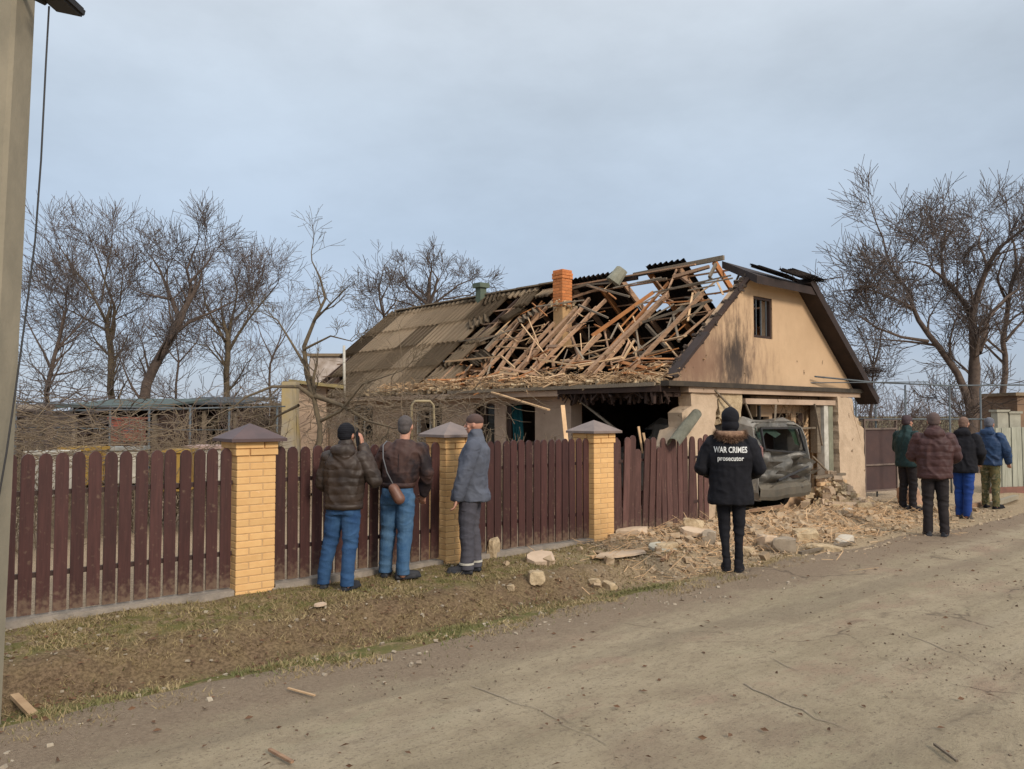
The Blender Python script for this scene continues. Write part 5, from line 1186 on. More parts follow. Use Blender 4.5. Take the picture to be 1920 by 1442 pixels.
def crate(u, v, Y, w_, h_, m, lm_, label, name='wooden_box'):
    p = at(u, v, Y); e = empty(name, (p.x, p.y, -.07), rg.uniform(-.3, .3), label, 'box', 'painted boxes in the garden'); top = p.z + .07
    bm = B(); box(bm, (0, 0, top - h_ / 2), (w_, .45, h_)); box(bm, (0, 0, top - h_ - .06), (w_ + .02, .47, .03)); bmesh.ops.bevel(bm, geom=list(bm.edges), offset=.01, segments=1, affect='EDGES'); obj('body', bm, m, e)
    bm = B(); box(bm, (0, 0, top + .02), (w_ + .06, .52, .05)); obj('lid', bm, lm_, e)
    bm = B()
    for x in (-1, 1):
        for y in (-1, 1): box(bm, (x * (w_ / 2 - .04), y * .18, (top - h_ - .07) / 2), (.05, .05, max(.05, top - h_ - .07)))
    obj('stand', bm, M_woodg, e)
M_must = mat('mustard_paint', (.38, .24, .05), (.26, .16, .05), .7, 5)
crate(158, 843, 11.5, .40, .5, M_must, M_must, 'mustard yellow box behind fence, leftmost of the two yellow ones')
crate(186, 845, 12.0, .34, .5, M_must, M_white, 'mustard box with white lid beside the leftmost yellow box')
crate(338, 847, 11.8, .34, .5, M_must, M_must, 'mustard yellow box left of the first brick pillar')
crate(98, 851, 11.0, .42, .5, M_white, M_white, 'white box behind the fence nearest the concrete pole')
crate(236, 843, 12.0, .5, .5, M_white, mat('grey_lid', (.3, .3, .28)), 'white box with grey lid in the middle behind fence')
crate(395, 840, 12.4, .55, .5, M_white, mat('pinkish_lid', (.45, .32, .28)), 'white box with pinkish lid beside the first pillar')
crate(240, 786, 17.5, .6, .5, mat('faded_red', (.30, .085, .055), (.20, .07, .05), .7, 4), mat('faded_red', (.4, .1, .1)), 'faded red cabinet under the open shed', 'metal_cabinet')

# ------------------------------------------------------------------ right side: rusty gate, plank fence, posts
a = at(1621, 930, 16.7); b_ = at(1681, 930, 17.2); a.z = b_.z = 0
gt = empty('metal_gate', (a.x, a.y, 0), math.atan2(b_.y - a.y, b_.x - a.x), 'rusty brown sheet metal gate leaf beside the right house pier', 'gate'); L = (b_ - a).length
M_rust = mat('rusty_sheet', (.085, .05, .045), (.055, .036, .036), .75, 1.8, 8, c3=(.17, .12, .09), bump=.2)
bm = B(); box(bm, (L / 2, 0, .34), (L, .02, .52)); obj('panel', bm, M_rust, gt); bm = B(); box(bm, (L / 2, 0, 1.0), (L, .02, .74)); obj('panel', bm, M_rust, gt)
bm = B()
for z in (.07, .62, 1.39, 1.58): box(bm, (L / 2, -.015, z), (L + .04, .05, .035))
for x in (0, L): box(bm, (x, -.015, .82), (.035, .045, 1.56))
obj('gate_frame', bm, mat('grey_rust_frame', (.20, .15, .12), (.12, .09, .08), .8, 4), gt)
T = Tubes()
for k in range(1, 9): T.add([(L * k / 9, 0, 1.38), (L * k / 9, 0, 1.59)], .006, 4)
me = bpy.data.meshes.new('mesh_bars'); me.from_pydata([tuple(v) for v in T.v], [], T.f); me.materials.append(M_woodg); linkmesh('top_bars', me, gt)
M_gpl = mat('weathered_grey_plank', (.36, .36, .29), (.25, .25, .20), .9, 4, stretch=(6, 6, .6), rnd=.18)
e = empty('plank_fence', tuple(at(1862, 900, 17.0).xy) + (0,), R(14), 'weathered grey green plank fence at the right edge', 'fence')
for k in range(20):
    bm = B(); box(bm, (0, 0, .75), (.125, .025, 1.3 + .05 * rg.random())); obj('plank', bm, M_gpl, e, (k * .145, rg.uniform(-.01, .01), .0), (0, rg.uniform(-.02, .02), 0))
for z in (.45, 1.15): bm = B(); box(bm, (1.4, .035, z), (2.9, .04, .07)); obj('rail', bm, M_gpl, e)
bm = B(); box(bm, (1.4, .0, .03), (3.0, .14, .2)); obj('footing', bm, mat('brick_base', (.25, .12, .09), (.17, .09, .07), .9, 6), e)
for u, v, lb in ((1874, 772, 'pale square gatepost behind the blue jacket'), (1897, 775, 'pale square gatepost at the right edge fence')):
    p = at(u, v, 17.6); bm = B(); box(bm, (0, 0, p.z / 2), (.24, .24, p.z)); box(bm, (0, 0, p.z + .02), (.30, .30, .05)); tag(obj('gatepost', bm, mat('pale_post', (.42, .40, .32), (.32, .3, .24), .9, 5), None, (p.x, p.y, 0)), lb, 'gatepost')
nb = empty('neighbour_house', tuple(at(1935, 760, 24).xy) + (0,), 0, 'brown neighbouring wall at the extreme right edge', 'building')
h_ = at(1910, 742, 24).z; bm = B(); box(bm, (0, 1.2, h_ / 2), (.9, 2.4, h_)); obj('wall', bm, mat('brown_wall', (.26, .17, .11), (.19, .125, .085), .9, 3), nb); bm = B(); box(bm, (0, 1.2, h_ + .05), (1.1, 2.6, .1)); obj('roof', bm, M_slate, nb)
T = Tubes(); g = random.Random(19); c = at(1618, 538, 23)
for i in range(70):
    a = rvec(g, .09); a.x *= 1.7; d = rvec(g, .12) + Vector((.12, 0, .06)); T.add([c + a - d, c + a + d], .009, 3)
tag(T.build('twig_clump', M_twigr), 'matted clump of twigs in the lowest left walnut branch', 'twig clump')
T = Tubes(); g = random.Random(9); c = at(1632, 695, 29.5)
for i in range(120):
    a = rvec(g, .16); a.z *= .6; d = rvec(g, .22); d.z *= .4; T.add([c + a - d, c + a + d], .01, 3)
tag(T.build('nest', M_twig), 'dark bird nest in the small tree by the gable', 'nest')

# ------------------------------------------------------------------ people
def capsule(bm, p0, r0, p1, r1, n=14, sx_=1, sy_=1):
    p0 = Vector(p0); p1 = Vector(p1); d = p1 - p0; L = d.length
    if L < 1e-6: d = Vector((0, 0, 1))
    d.normalize(); x = d.orthogonal().normalized(); y = d.cross(x); rings = []
    for k in range(1, 5): a = -PI / 2 + PI / 2 * k / 4 if k < 4 else 0; rings.append((p0 + d * (r0 * math.sin(a)), r0 * math.cos(a)))
    for k in range(0, 4): a = PI / 2 * k / 4; rings.append((p1 + d * (r1 * math.sin(a)), r1 * math.cos(a)))
    vs = [[bm.verts.new(c + x * (math.cos(2 * PI * i / n) * r) + y * (math.sin(2 * PI * i / n) * r)) for i in range(n)] for c, r in rings]
    for a, b_ in zip(vs, vs[1:]):
        for i in range(n): bm.faces.new((a[i], a[(i + 1) % n], b_[(i + 1) % n], b_[i]))
    c0 = bm.verts.new(p0 - d * r0); c1 = bm.verts.new(p1 + d * r1)
    for i in range(n): bm.faces.new((vs[0][(i + 1) % n], vs[0][i], c0)); bm.faces.new((vs[-1][i], vs[-1][(i + 1) % n], c1))
def chain(bm, pts, rad):
    for i in range(len(pts) - 1): capsule(bm, pts[i], rad[i], pts[i + 1], rad[i + 1])
def ell(bm, c, r, M=None):
    res = bmesh.ops.create_icosphere(bm, subdivisions=3, radius=1.0)
    for v in res['verts']:
        q = Vector((v.co.x * r[0], v.co.y * r[1], v.co.z * r[2]))
        if M is not None: q = M @ q
        v.co = q + Vector(c)
def loft(bm, secs, n=24, pw=2.3):
    """horizontal super-elliptic sections (x,y,z,rx,ry)"""
    vs = []
    for x, y, z, rx, ry in secs:
        row = []
        for i in range(n):
            a = 2 * PI * i / n; c, s = math.cos(a), math.sin(a); row.append(bm.verts.new((x + rx * math.copysign(abs(c) ** (2 / pw), c), y + ry * math.copysign(abs(s) ** (2 / pw), s), z)))
        vs.append(row)
    for a, b_ in zip(vs, vs[1:]):
        for i in range(n): bm.faces.new((a[i], a[(i + 1) % n], b_[(i + 1) % n], b_[i]))
    bm.faces.new(vs[0][::-1]); bm.faces.new(vs[-1])
TMPS = bpy.data.scenes.new('scratch')
def remesh(name, bm, vox, m, smooth=3, disp=None, dec=None):
    bmesh.ops.recalc_face_normals(bm, faces=bm.faces)
    me = bpy.data.meshes.new(name + '_src'); bm.to_mesh(me); bm.free(); o = bpy.data.objects.new('tmp_src', me); TMPS.collection.objects.link(o)
    md = o.modifiers.new('r', 'REMESH'); md.mode = 'VOXEL'; md.voxel_size = vox
    if smooth: ms = o.modifiers.new('s', 'SMOOTH'); ms.factor = .5; ms.iterations = smooth
    if dec: mdd = o.modifiers.new('d', 'DECIMATE'); mdd.ratio = dec
    TMPS.view_layers[0].update(); dg = TMPS.view_layers[0].depsgraph
    if dg is None:
        with bpy.context.temp_override(scene=TMPS, view_layer=TMPS.view_layers[0]): dg = bpy.context.evaluated_depsgraph_get()
    out = bpy.data.meshes.new_from_object(o.evaluated_get(dg)); out.name = name
    bpy.data.objects.remove(o); bpy.data.meshes.remove(me)
    out.materials.clear(); out.materials.append(m); out.polygons.foreach_set('use_smooth', [True] * len(out.polygons))
    if disp:
        co = [v.co.copy() for v in out.vertices]; no = [v.normal.copy() for v in out.vertices]
        out.vertices.foreach_set('co', [k for c, q in zip(co, no) for k in (c + q * disp(c))])
        out.update()
    return out
def fold(a1=.012, a2=.006, sd=0, quilt=0, qs=.11, fz=3.0):
    def f(c):
        w = Vector((c.x * 5 + sd, c.y * 5, c.z * fz + .9 * noise.noise(Vector((c.x * 4, c.y * 4, c.z * 3 + sd)))))
        d = a1 * (1 - 2 * abs(noise.noise(w * 1.6))) + a2 * noise.noise(Vector((c.x * 22, c.y * 22, c.z * 16 + sd)))
        if quilt: d += quilt * (abs(math.sin(PI * (c.z + .02 * noise.noise(c * 6)) / qs)) ** .5 - .6)
        return d
    return f
def legfold(sd=0):
    def f(c):
        k = math.exp(-((c.z - .48) / .14) ** 2) + .8 * math.exp(-((c.z - .14) / .10) ** 2) + .6 * math.exp(-((c.z - .84) / .12) ** 2) + .3
        return k * .009 * (1 - 2.2 * abs(noise.noise(Vector((c.x * 4 + sd, c.y * 4, c.z * 11 + 3 * c.x)))))
    return f
def hand(bm, wrist, d, palm_n, side, s=1.0, curl=.5):
    """palm and five fingers; d direction of fingers, palm_n palm normal"""
    wrist = Vector(wrist); d = Vector(d).normalized(); pn = Vector(palm_n); pn = (pn - d * pn.dot(d)).normalized(); x = d.cross(pn) * side
    c = wrist + d * .045 * s
    for k in (-1.1, -.35, .35, 1.1): capsule(bm, wrist + x * (k * .018 * s), .014 * s, wrist + d * .085 * s + x * (k * .024 * s), .0125 * s, 8)
    for k, L in ((-1.5, .070), (-.5, .080), (.5, .074), (1.5, .058)):
        b0 = wrist + d * .088 * s + x * (k * .0195 * s); dd = d.copy(); p = b0
        for j, f in enumerate((.45, .32, .25)):
            ang = curl * (j + .5) * .7; dj = d * math.cos(ang) + pn * math.sin(ang); q = p + dj * (L * f * s); capsule(bm, p, (.0095 - j * .0008) * s, q, (.0088 - j * .0008) * s, 8); p = q
    t0 = wrist + d * .03 * s - x * .03 * s; t1 = t0 + (d * .6 - x * .7 + pn * .4).normalized() * .038 * s; t2 = t1 + (d * .9 - x * .1 + pn * .4).normalized() * .032 * s
    capsule(bm, t0, .014 * s, t1, .011 * s, 8); capsule(bm, t1, .011 * s, t2, .0095 * s, 8)
def patch(bvh, parent, x0, x1, z0, z1, m, name, off=.005, n=6):
    bm = B(); g = []
    for j in range(n + 1):
        row = []
        for i in range(n + 1):
            x = x0 + (x1 - x0) * i / n; z = z0 + (z1 - z0) * j / n
            if j == 0: z += .012 * abs(i / n - .5) * 2
            loc, nn, ii, dd = bvh.ray_cast(Vector((x, -1, z)), Vector((0, 1, 0)))
            edge = i in (0, n) or j in (0, n)
            row.append(bm.verts.new((x, (loc.y if loc else -.13) - (off if not edge else -.001), z)))
        g.append(row)
    for j in range(n):
        for i in range(n): bm.faces.new((g[j][i], g[j][i + 1], g[j + 1][i + 1], g[j + 1][i]))
    return obj(name, bm, m, parent, smooth=True)
def band(bvh, parent, z0, z1, m, name, off=.006, n=40):
    bm = B(); g = []
    for z, o in ((z0, -.004), (z0, off), (z1, off), (z1, -.004)):
        row = []
        for i in range(n):
            a = 2 * PI * i / n; d = Vector((math.cos(a), math.sin(a), 0)); loc, nn, ii, dd = bvh.ray_cast(Vector((0, 0, max(z, z0 + .02))), d)
            r_ = min(dd, .25) if loc else .17; row.append(bm.verts.new((d.x * (r_ + o), d.y * (r_ + o), z)))
        g.append(row)
    for a, b_ in zip(g, g[1:]):
        for i in range(n): bm.faces.new((a[i], a[(i + 1) % n], b_[(i + 1) % n], b_[i]))
    return obj(name, bm, m, parent, smooth=True)
def person(pos, face, label, Ht=1.75, feet=((-.11, 0), (.11, 0)), toes=(0, 0), arms=None, jacket=None, trousers=None, jm=None, tm=None, shoem=None, hair='hair', hairm=None, hood=False, body_w=1.0, lean=(0, 0), hemz=.84, hemr=(.215, .16), quilt=0, qs=.11, headturn=0, legr=1.0, hands=(True, True), group=None, vox=.009, collar=True, puff=1.0, skirt=0, sole=.0, ankr=1.0, pockets=False, hemband=False, seam=False):
    """local frame: +Y is where the person faces, +X is their right hand"""
    k = Ht / 1.75
    rt = empty('person', (pos[0], pos[1], gz(pos[0], pos[1]) + .004), math.atan2(face[1], face[0]) - PI / 2, label, 'person', group)
    rt.scale = (k, k, k)
    lx, ly = lean
    SH = Vector((lx, ly, 1.42)); HP = Vector((0, 0, .93)); NK = Vector((lx * 1.05, ly * 1.1, 1.49)); HD = Vector((lx * 1.1, ly * 1.2 + .025, 1.635))
    sw = .185 * body_w
    if arms is None: arms = (((-.26, .0, 1.12), (-.27, .06, .87)), ((.26, .0, 1.12), (.27, .06, .87)))
    # ---- body: one continuous skin surface
    bm = B()
    loft(bm, [(0, 0, .84, .14, .10), (0, 0, .95, .15, .105), (lx * .4, ly * .4, 1.08, .13, .095), (lx * .8, ly * .8, 1.28, .16, .105), (SH.x, SH.y, 1.40, .15, .085), (SH.x, SH.y, 1.46, .07, .06)])
    chain(bm, [NK - Vector((0, 0, .06)), NK, HD - Vector((0, .015, .07))], [.062, .055, .055])
    Mh = Matrix.Rotation(headturn, 3, 'Z')
    def hp(x, y, z): return HD + Mh @ Vector((x, y, z))
    ell(bm, hp(0, -.01, .02), (.077, .096, .099), Mh); ell(bm, hp(0, .028, -.055), (.052, .055, .062), Mh); ell(bm, hp(0, .05, -.085), (.026, .022, .022), Mh)
    capsule(bm, hp(0, .078, .01), .010, hp(0, .100, -.022), .0145, 8); capsule(bm, hp(-.035, .068, .03), .011, hp(.035, .068, .03), .011, 8); capsule(bm, hp(-.014, .082, -.052), .008, hp(.014, .082, -.052), .008, 8)
    for sgn in (-1, 1): ell(bm, hp(sgn * .077, -.008, -.005), (.010, .018, .030), Mh); ell(bm, hp(sgn * .04, .055, -.025), (.024, .02, .022), Mh)
    for i, sgn in enumerate((-1, 1)):
        fx, fy = feet[i]; hip = Vector((sgn * .085, 0, .90)); ank = Vector((fx, fy, .09)); kn = hip.lerp(ank, .5) + Vector((0, .02, .02))
        chain(bm, [hip, kn, ank], [.075, .052, .038]); capsule(bm, ank - Vector((0, .02, .04)), .035, ank + Vector((0, .13, -.05)), .028)
        e, w_ = Vector(arms[i][0]), Vector(arms[i][1]); sh = Vector((sgn * sw + SH.x, SH.y, 1.40)); chain(bm, [sh, e, w_], [.05, .038, .027])
        hd = arms[i][2] if len(arms[i]) > 2 else ((w_ - e).normalized(), (0, 1, 0)) ; 
        hand(bm, w_ + (w_ - e).normalized() * .01, hd[0], hd[1] if len(hd) > 1 else (-sgn, 0, 0), sgn, 1.0, .6)
    linkmesh('body', remesh('body', bm, .0065, M_skin, 1, None, .3), rt)
    for sgn in (-1, 1):
        bm = B(); ell(bm, hp(sgn * .030, .077, .008), (.012, .007, .007), Mh); obj('eye', bm, mat('eye', (.02, .015, .012), rough=.2), rt, smooth=True)
    bm = B(); ell(bm, hp(0, .0885, -.052), (.024, .006, .006), Mh); obj('lips', bm, mat('lips', (.36, .14, .11), rough=.5), rt, smooth=True)
    # ---- jacket
    bm = B(); P = puff
    hx, hy = hemr
    secs = [(0, 0, hemz, hx, hy), (0, 0, hemz + .04, hx * 1.01, hy * 1.02)]
    if hemz < .9: secs.append((0, 0, .93, .5 * (hx + .20 * body_w), .5 * (hy + .155)))
    secs += [(lx * .4, ly * .4, 1.08, .192 * body_w * P, .145 * P), (lx * .8, ly * .8, 1.25, .212 * body_w * P, .150 * P), (SH.x, SH.y - .01, 1.36, .205 * body_w, .135 * P), (SH.x, SH.y - .01, 1.43, .155 * body_w, .10), (NK.x, NK.y - .01, 1.485, .085, .08)]
    loft(bm, secs)
    for i, sgn in enumerate((-1, 1)):
        e, w_ = Vector(arms[i][0]), Vector(arms[i][1]); sh = Vector((sgn * sw + SH.x, SH.y - .005, 1.385)); chain(bm, [sh, sh.lerp(e, .5), e, e.lerp(w_, .55), w_], [.078 * P, .075 * P, .068 * P, .062 * P, .050 * P])
    if collar: chain(bm, [NK + Vector((0, -.01, -.03)), NK + Vector((0, .0, .035))], [.085, .076])
    if hood:
        ell(bm, (NK.x, NK.y - .09, 1.47), (.13, .075, .075)); ell(bm, (NK.x, NK.y - .10, 1.40), (.10, .05, .09))
    jme = remesh('jacket', bm, vox, jm, 3, fold(.014, .006, len(label), quilt, qs))
    linkmesh('jacket', jme, rt)
    # ---- trousers
    bm = B(); loft(bm, [(0, -.0, .80, .165, .125), (0, -.005, .90, .172, .13), (0, 0, 1.0, .165, .12)])
    for i, sgn in enumerate((-1, 1)):
        fx, fy = feet[i]; hip = Vector((sgn * .085, 0, .86)); ank = Vector((fx, fy - .005, .10)); kn = hip.lerp(ank, .48) + Vector((0, .025, .0))
        chain(bm, [hip, hip.lerp(kn, .5), kn, kn.lerp(ank, .5) + Vector((0, -.015, 0)), ank, ank - Vector((0, 0, .055))], [.098 * legr, .090 * legr, .073 * legr, .066 * legr * ankr, .062 * legr * ankr, .064 * legr * ankr])
    linkmesh('trousers', (tme := remesh('trousers', bm, vox, tm, 2, legfold(len(label) * 1.3))), rt)
    for v in tme.vertices:
        if v.co.z < .052: v.co.z = .052
    tb = BVHTree.FromPolygons([v.co.copy() for v in tme.vertices], [tuple(p.vertices) for p in tme.polygons]); jb = BVHTree.FromPolygons([v.co.copy() for v in jme.vertices], [tuple(p.vertices) for p in jme.polygons])
    if pockets:
        for sgn in (-1, 1): patch(tb, rt, sgn * .095 - .055, sgn * .095 + .055, .775, .90, tm, 'back_pocket', .006)
    if hemband: band(jb, rt, hemz - .005, hemz + .05, jm, 'hem_band')
    patch(jb, rt, -.004 + lx * .8, .004 + lx * .8, 1.12, 1.36, M_black, 'back_seam', .002) if seam else None
    # ---- shoes
    for i, sgn in enumerate((-1, 1)):
        fx, fy = feet[i]; a = toes[i] if isinstance(toes, tuple) else toes
        bm = B(); capsule(bm, (0, -.06, .055), .042, (0, .03, .06), .046); capsule(bm, (0, .03, .052), .044, (0, .15, .040), .036); capsule(bm, (0, -.05, .09), .045, (0, -.045, .12), .046)
        for y0, y1, w_ in ((-.10, .03, .078), (.0, .12, .088), (.08, .19, .076)): box(bm, (0, (y0 + y1) / 2, .016), (w_, y1 - y0, .032))
        me = remesh('shoe', bm, .008, shoem or M_black, 2)
        linkmesh('shoe', me, rt, (fx, fy + .03, 0), (0, 0, a))
    # ---- hair or hat
    bm = B(); hm = hairm or M_hair
    if hair == 'hair':
        ell(bm, hp(0, -.022, .032), (.081, .090, .092), Mh); ell(bm, hp(0, -.055, -.02), (.070, .052, .07), Mh)
        linkmesh('hair', remesh('hair', bm, .008, hm, 1, lambda c: .004 * noise.noise(c * 40)), rt)
    elif hair == 'cap':
        ell(bm, hp(0, -.012, .045), (.085, .100, .078), Mh); linkmesh('cap', remesh('cap', bm, .008, hm, 1), rt)
    elif hair == 'beanie':
        ell(bm, hp(0, -.016, .040), (.088, .104, .095), Mh); ell(bm, hp(0, -.045, -.0), (.082, .068, .07), Mh); linkmesh('knit_hat', remesh('knit_hat', bm, .008, hm, 1, lambda c: .002 * math.sin(c.z * 300)), rt)
    elif hair == 'hoodup':
        ell(bm, hp(0, -.012, .03), (.095, .11, .115), Mh); ell(bm, hp(0, -.02, -.06), (.095, .10, .09), Mh); linkmesh('hood', remesh('hood', bm, .008, hm, 2, lambda c: .006 * noise.noise(c * 14)), rt)
    return rt, jme, hp
def fpos(u, v, z=0.0):
    w = onz(u, v, 0); w = onz(u, v, gz(w.x, w.y)); return (w.x, w.y)
M_pufb = mat('brown_puffer', (.048, .031, .022), (.028, .019, .015), .55, 5, spec=.4)
def jeans(n, a, b_): return mat(n, a, b_, .85, 5, 6, bump=.2, bscale=90, contrast=(.35, .62))
M_jean = jeans('blue_jeans', (.018, .055, .14), (.038, .095, .20)); M_jean2 = jeans('light_jeans', (.03, .085, .18), (.07, .14, .235))
M_sho = mat('dark_shoes', (.02, .022, .028), (.035, .035, .04), .6, 8)
# man on the phone
px, py = fpos(643, 1106)
vw = Vector((px, py, 0)).normalized()
def dirn(px, py, ang):   # ang 0 = facing away from the camera, + turns to the right
    a = math.atan2(px, py) + R(ang); return (math.sin(a), math.cos(a))
P1, j1, hp1 = person((px, py), dirn(px, py, 22), 'man in brown quilted jacket and blue jeans holding a phone to his ear', 1.61, feet=((-.235, .03), (.06, -.03)), lean=(.02, .0), toes=(.3, -.25),
    arms=(((-.25, .02, 1.13), (-.16, .20, .96)), ((.33, .04, 1.15), (.165, .115, 1.50), ((-.10, -.05, 1), (-1, 0, 0)))), jm=M_pufb, tm=M_jean, shoem=M_sho, hair='beanie', hairm=M_black, hood=True, quilt=.007, qs=.085, body_w=1.0, hemz=.86, hemr=(.185, .14), puff=1.06, hemband=True, pockets=True, headturn=-.2, legr=1.05, group='people standing in the street')
e = empty('phone', tuple(P1.matrix_basis @ Vector((.125, .06, 1.60))), P1.rotation_euler[2], 'black phone held to the ear under the black knit hat', 'phone')
bm = B(); box(bm, (0, 0, 0), (.010, .070, .145)); bmesh.ops.bevel(bm, geom=list(bm.edges), offset=.003, segments=1, affect='EDGES'); obj('case', bm, M_black, e, (0, 0, 0), (.3, 0, 0))
# man with shoulder bag
px, py = fpos(745, 1084)
M_jk2 = mat('black_brown_jacket', (.020, .014, .016), (.034, .022, .020), .6, 3)
P2, j2, hp2 = person((px, py), dirn(px, py, 18), 'man with grey hair, dark brown jacket and small shoulder bag', 1.68, feet=((-.15, .04), (.08, -.05)), toes=(.1, -.9),
    arms=(((-.27, .08, 1.16), (-.12, .28, 1.12)), ((.31, .05, 1.14), (.24, .17, .90))), jm=mat('dark_brown_jacket', (.065, .034, .028), (.018, .012, .014), .65, 2.2, contrast=(.45, .55)), tm=M_jean2, shoem=M_sho, hair='hair', hairm=mat('grey_hair', (.07, .06, .06), (.10, .085, .08), .8, 30), hemz=.98, hemr=(.160, .125), body_w=1.0, lean=(.06, .03), puff=1.0, legr=1.08, collar=False, hemband=True, pockets=True, seam=True, group='people standing in the street')
bg_ = empty('shoulder_bag', tuple(P2.matrix_basis @ Vector((.05, -.20, .93))), P2.rotation_euler[2], 'small brown leather bag hanging on the back of the jeans', 'bag')
bm = B(); capsule(bm, (-.03, .0, .045), .055, (.03, .0, -.055), .06); M_bag = mat('brown_leather', (.20, .095, .06), (.14, .065, .045), .5, 8, spec=.5)
linkmesh('pouch', remesh('pouch', bm, .008, M_bag, 2), bg_)
T = Tubes(); Pm = P2.matrix_basis; T.add([Pm @ Vector(c) for c in ((.02, -.185, 1.0), (-.06, -.19, 1.15), (-.11, -.17, 1.3), (-.135, -.10, 1.43), (-.13, .0, 1.475), (-.1, .09, 1.42))], .007, 5); T.build('strap', mat('strap', (.16, .16, .17)), bg_)
# man in work jacket, in profile
px, py = fpos(882, 1076)
M_work = mat('slate_blue_workwear', (.105, .115, .145), (.070, .078, .105), .75, 3, c3=(.15, .155, .18))
P3, j3, hp3 = person((px, py), dirn(px, py, -82), 'man in slate blue work jacket and trousers standing in profile', 1.72, feet=((-.09, .03), (.09, -.04)), toes=(.1, -.1),
    arms=(((-.25, .03, 1.12), (-.27, .10, .86)), ((.24, .04, 1.12), (.25, .12, .86))), jm=M_work, tm=mat('slate_trousers', (.085, .08, .095), (.06, .058, .072), .8, 3), shoem=M_sho, hair='cap', hairm=mat('brown_cap', (.10, .06, .05), (.07, .045, .04), .8, 10), hemz=.80, hemr=(.20, .215), body_w=.96, puff=1.08, lean=(0, -.05), legr=1.12, group='people standing in the street')
for sgn, i in ((-1, 0), (1, 1)):
    bm = B(); fx, fy = ((-.09, .03), (.09, -.04))[i]; bmesh.ops.create_cone(bm, segments=20, radius1=.083, radius2=.083, depth=.022, cap_ends=True); obj('reflective_band', bm, M_white, P3, (fx, fy, .115))
# woman with lettering
px, py = fpos(1372, 1074)
PW, jw, hpw = person((px, py), dirn(px, py, 0), 'woman in black parka with white lettering and fur collar seen from behind', 1.76, feet=((-.055, .02), (.075, 0)), toes=(.15, -.15),
    arms=(((-.30, .00, 1.12), (-.16, .23, 1.02)), ((.30, .00, 1.12), (.16, .23, 1.02))), jm=M_black, tm=M_black, shoem=M_black, hair='hoodup', hairm=M_black, hemz=.74, hemr=(.235, .17), body_w=1.0, puff=1.12, legr=.80, ankr=.78, group='people standing in the street', vox=.008)
# fur collar: a fringe of tufts round the neck
V = []; F = []; g = random.Random(3)
for i in range(3600):
    a = g.uniform(0, 2 * PI); b_ = g.gauss(0, .5); R0 = .125; rr_ = .045
    c = Vector((math.cos(a) * (R0 + rr_ * math.cos(b_ * 2)), -.03 + math.sin(a) * (R0 * .75 + rr_ * math.cos(b_ * 2)), 1.475 + .03 * math.sin(b_ * 3) + .03 * max(0, -math.sin(a)) * -1 + .02 * math.cos(a * 2)))
    d = Vector((math.cos(a) * .8, math.sin(a) * .8, g.uniform(-.6, .9))).normalized() * g.uniform(.02, .05); w_ = Vector((-math.sin(a), math.cos(a), 0)) * .003; o = len(V)
    V += [tuple(c - w_), tuple(c + w_), tuple(c + d + rvec(g, .006))]; F.append((o, o + 1, o + 2))
bm = B()
for i in range(16):
    a0, a1 = 2 * PI * i / 16, 2 * PI * (i + 1) / 16
    capsule(bm, (math.cos(a0) * .13, -.03 + math.sin(a0) * .10, 1.475), .045, (math.cos(a1) * .13, -.03 + math.sin(a1) * .10, 1.475), .045, 10)
M_fur = mat('tawny_fur', (.30, .185, .115), (.16, .09, .06), .95, 25)
core = remesh('fur_collar', bm, .01, M_fur, 1); vv = [tuple(v.co) for v in core.vertices]; ff = [tuple(p.vertices) for p in core.polygons]; o = len(vv)
me = bpy.data.meshes.new('fur_collar'); me.from_pydata(vv + V, [], ff + [tuple(i + o for i in f) for f in F]); me.materials.append(M_fur); linkmesh('fur_collar', me, PW)
# lettering wrapped on the back of the parka
bvh = BVHTree.FromPolygons([v.co.copy() for v in jw.vertices], [tuple(p.vertices) for p in jw.polygons])
def lettering(txt, z, size, width, name):
    cu = bpy.data.curves.new('txt', 'FONT'); cu.body = txt; cu.size = size; cu.align_x = 'CENTER'; cu.offset = size * .022; cu.resolution_u = 3
    o = bpy.data.objects.new('txt', cu); COL.objects.link(o); dg = bpy.context.evaluated_depsgraph_get(); dg.update(); me = bpy.data.meshes.new_from_object(o.evaluated_get(dg)); bpy.data.objects.remove(o)
    bm = B(); bm.from_mesh(me); bmesh.ops.triangulate(bm, faces=bm.faces); bmesh.ops.subdivide_edges(bm, edges=[e for e in bm.edges if e.calc_length() > .02], cuts=2)
    xs = [v.co.x for v in bm.verts]; k = width / (max(xs) - min(xs))
    for v in bm.verts:
        x = v.co.x * k; zz = z + v.co.y
        loc, nrm, idx, dist = bvh.ray_cast(Vector((x, -1, zz)), Vector((0, 1, 0)))
        v.co = Vector((x, (loc.y if loc else -.16) - .006, zz))
    me2 = mesh_of(name, bm, mat('white_print', (.72, .72, .70), (.66, .66, .64), .8, 8)); bpy.data.meshes.remove(me); return linkmesh(name, me2, PW)
lettering('WAR CRIMES', 1.290, .088, .345, 'lettering'); lettering('prosecutor', 1.205, .072, .27, 'lettering')
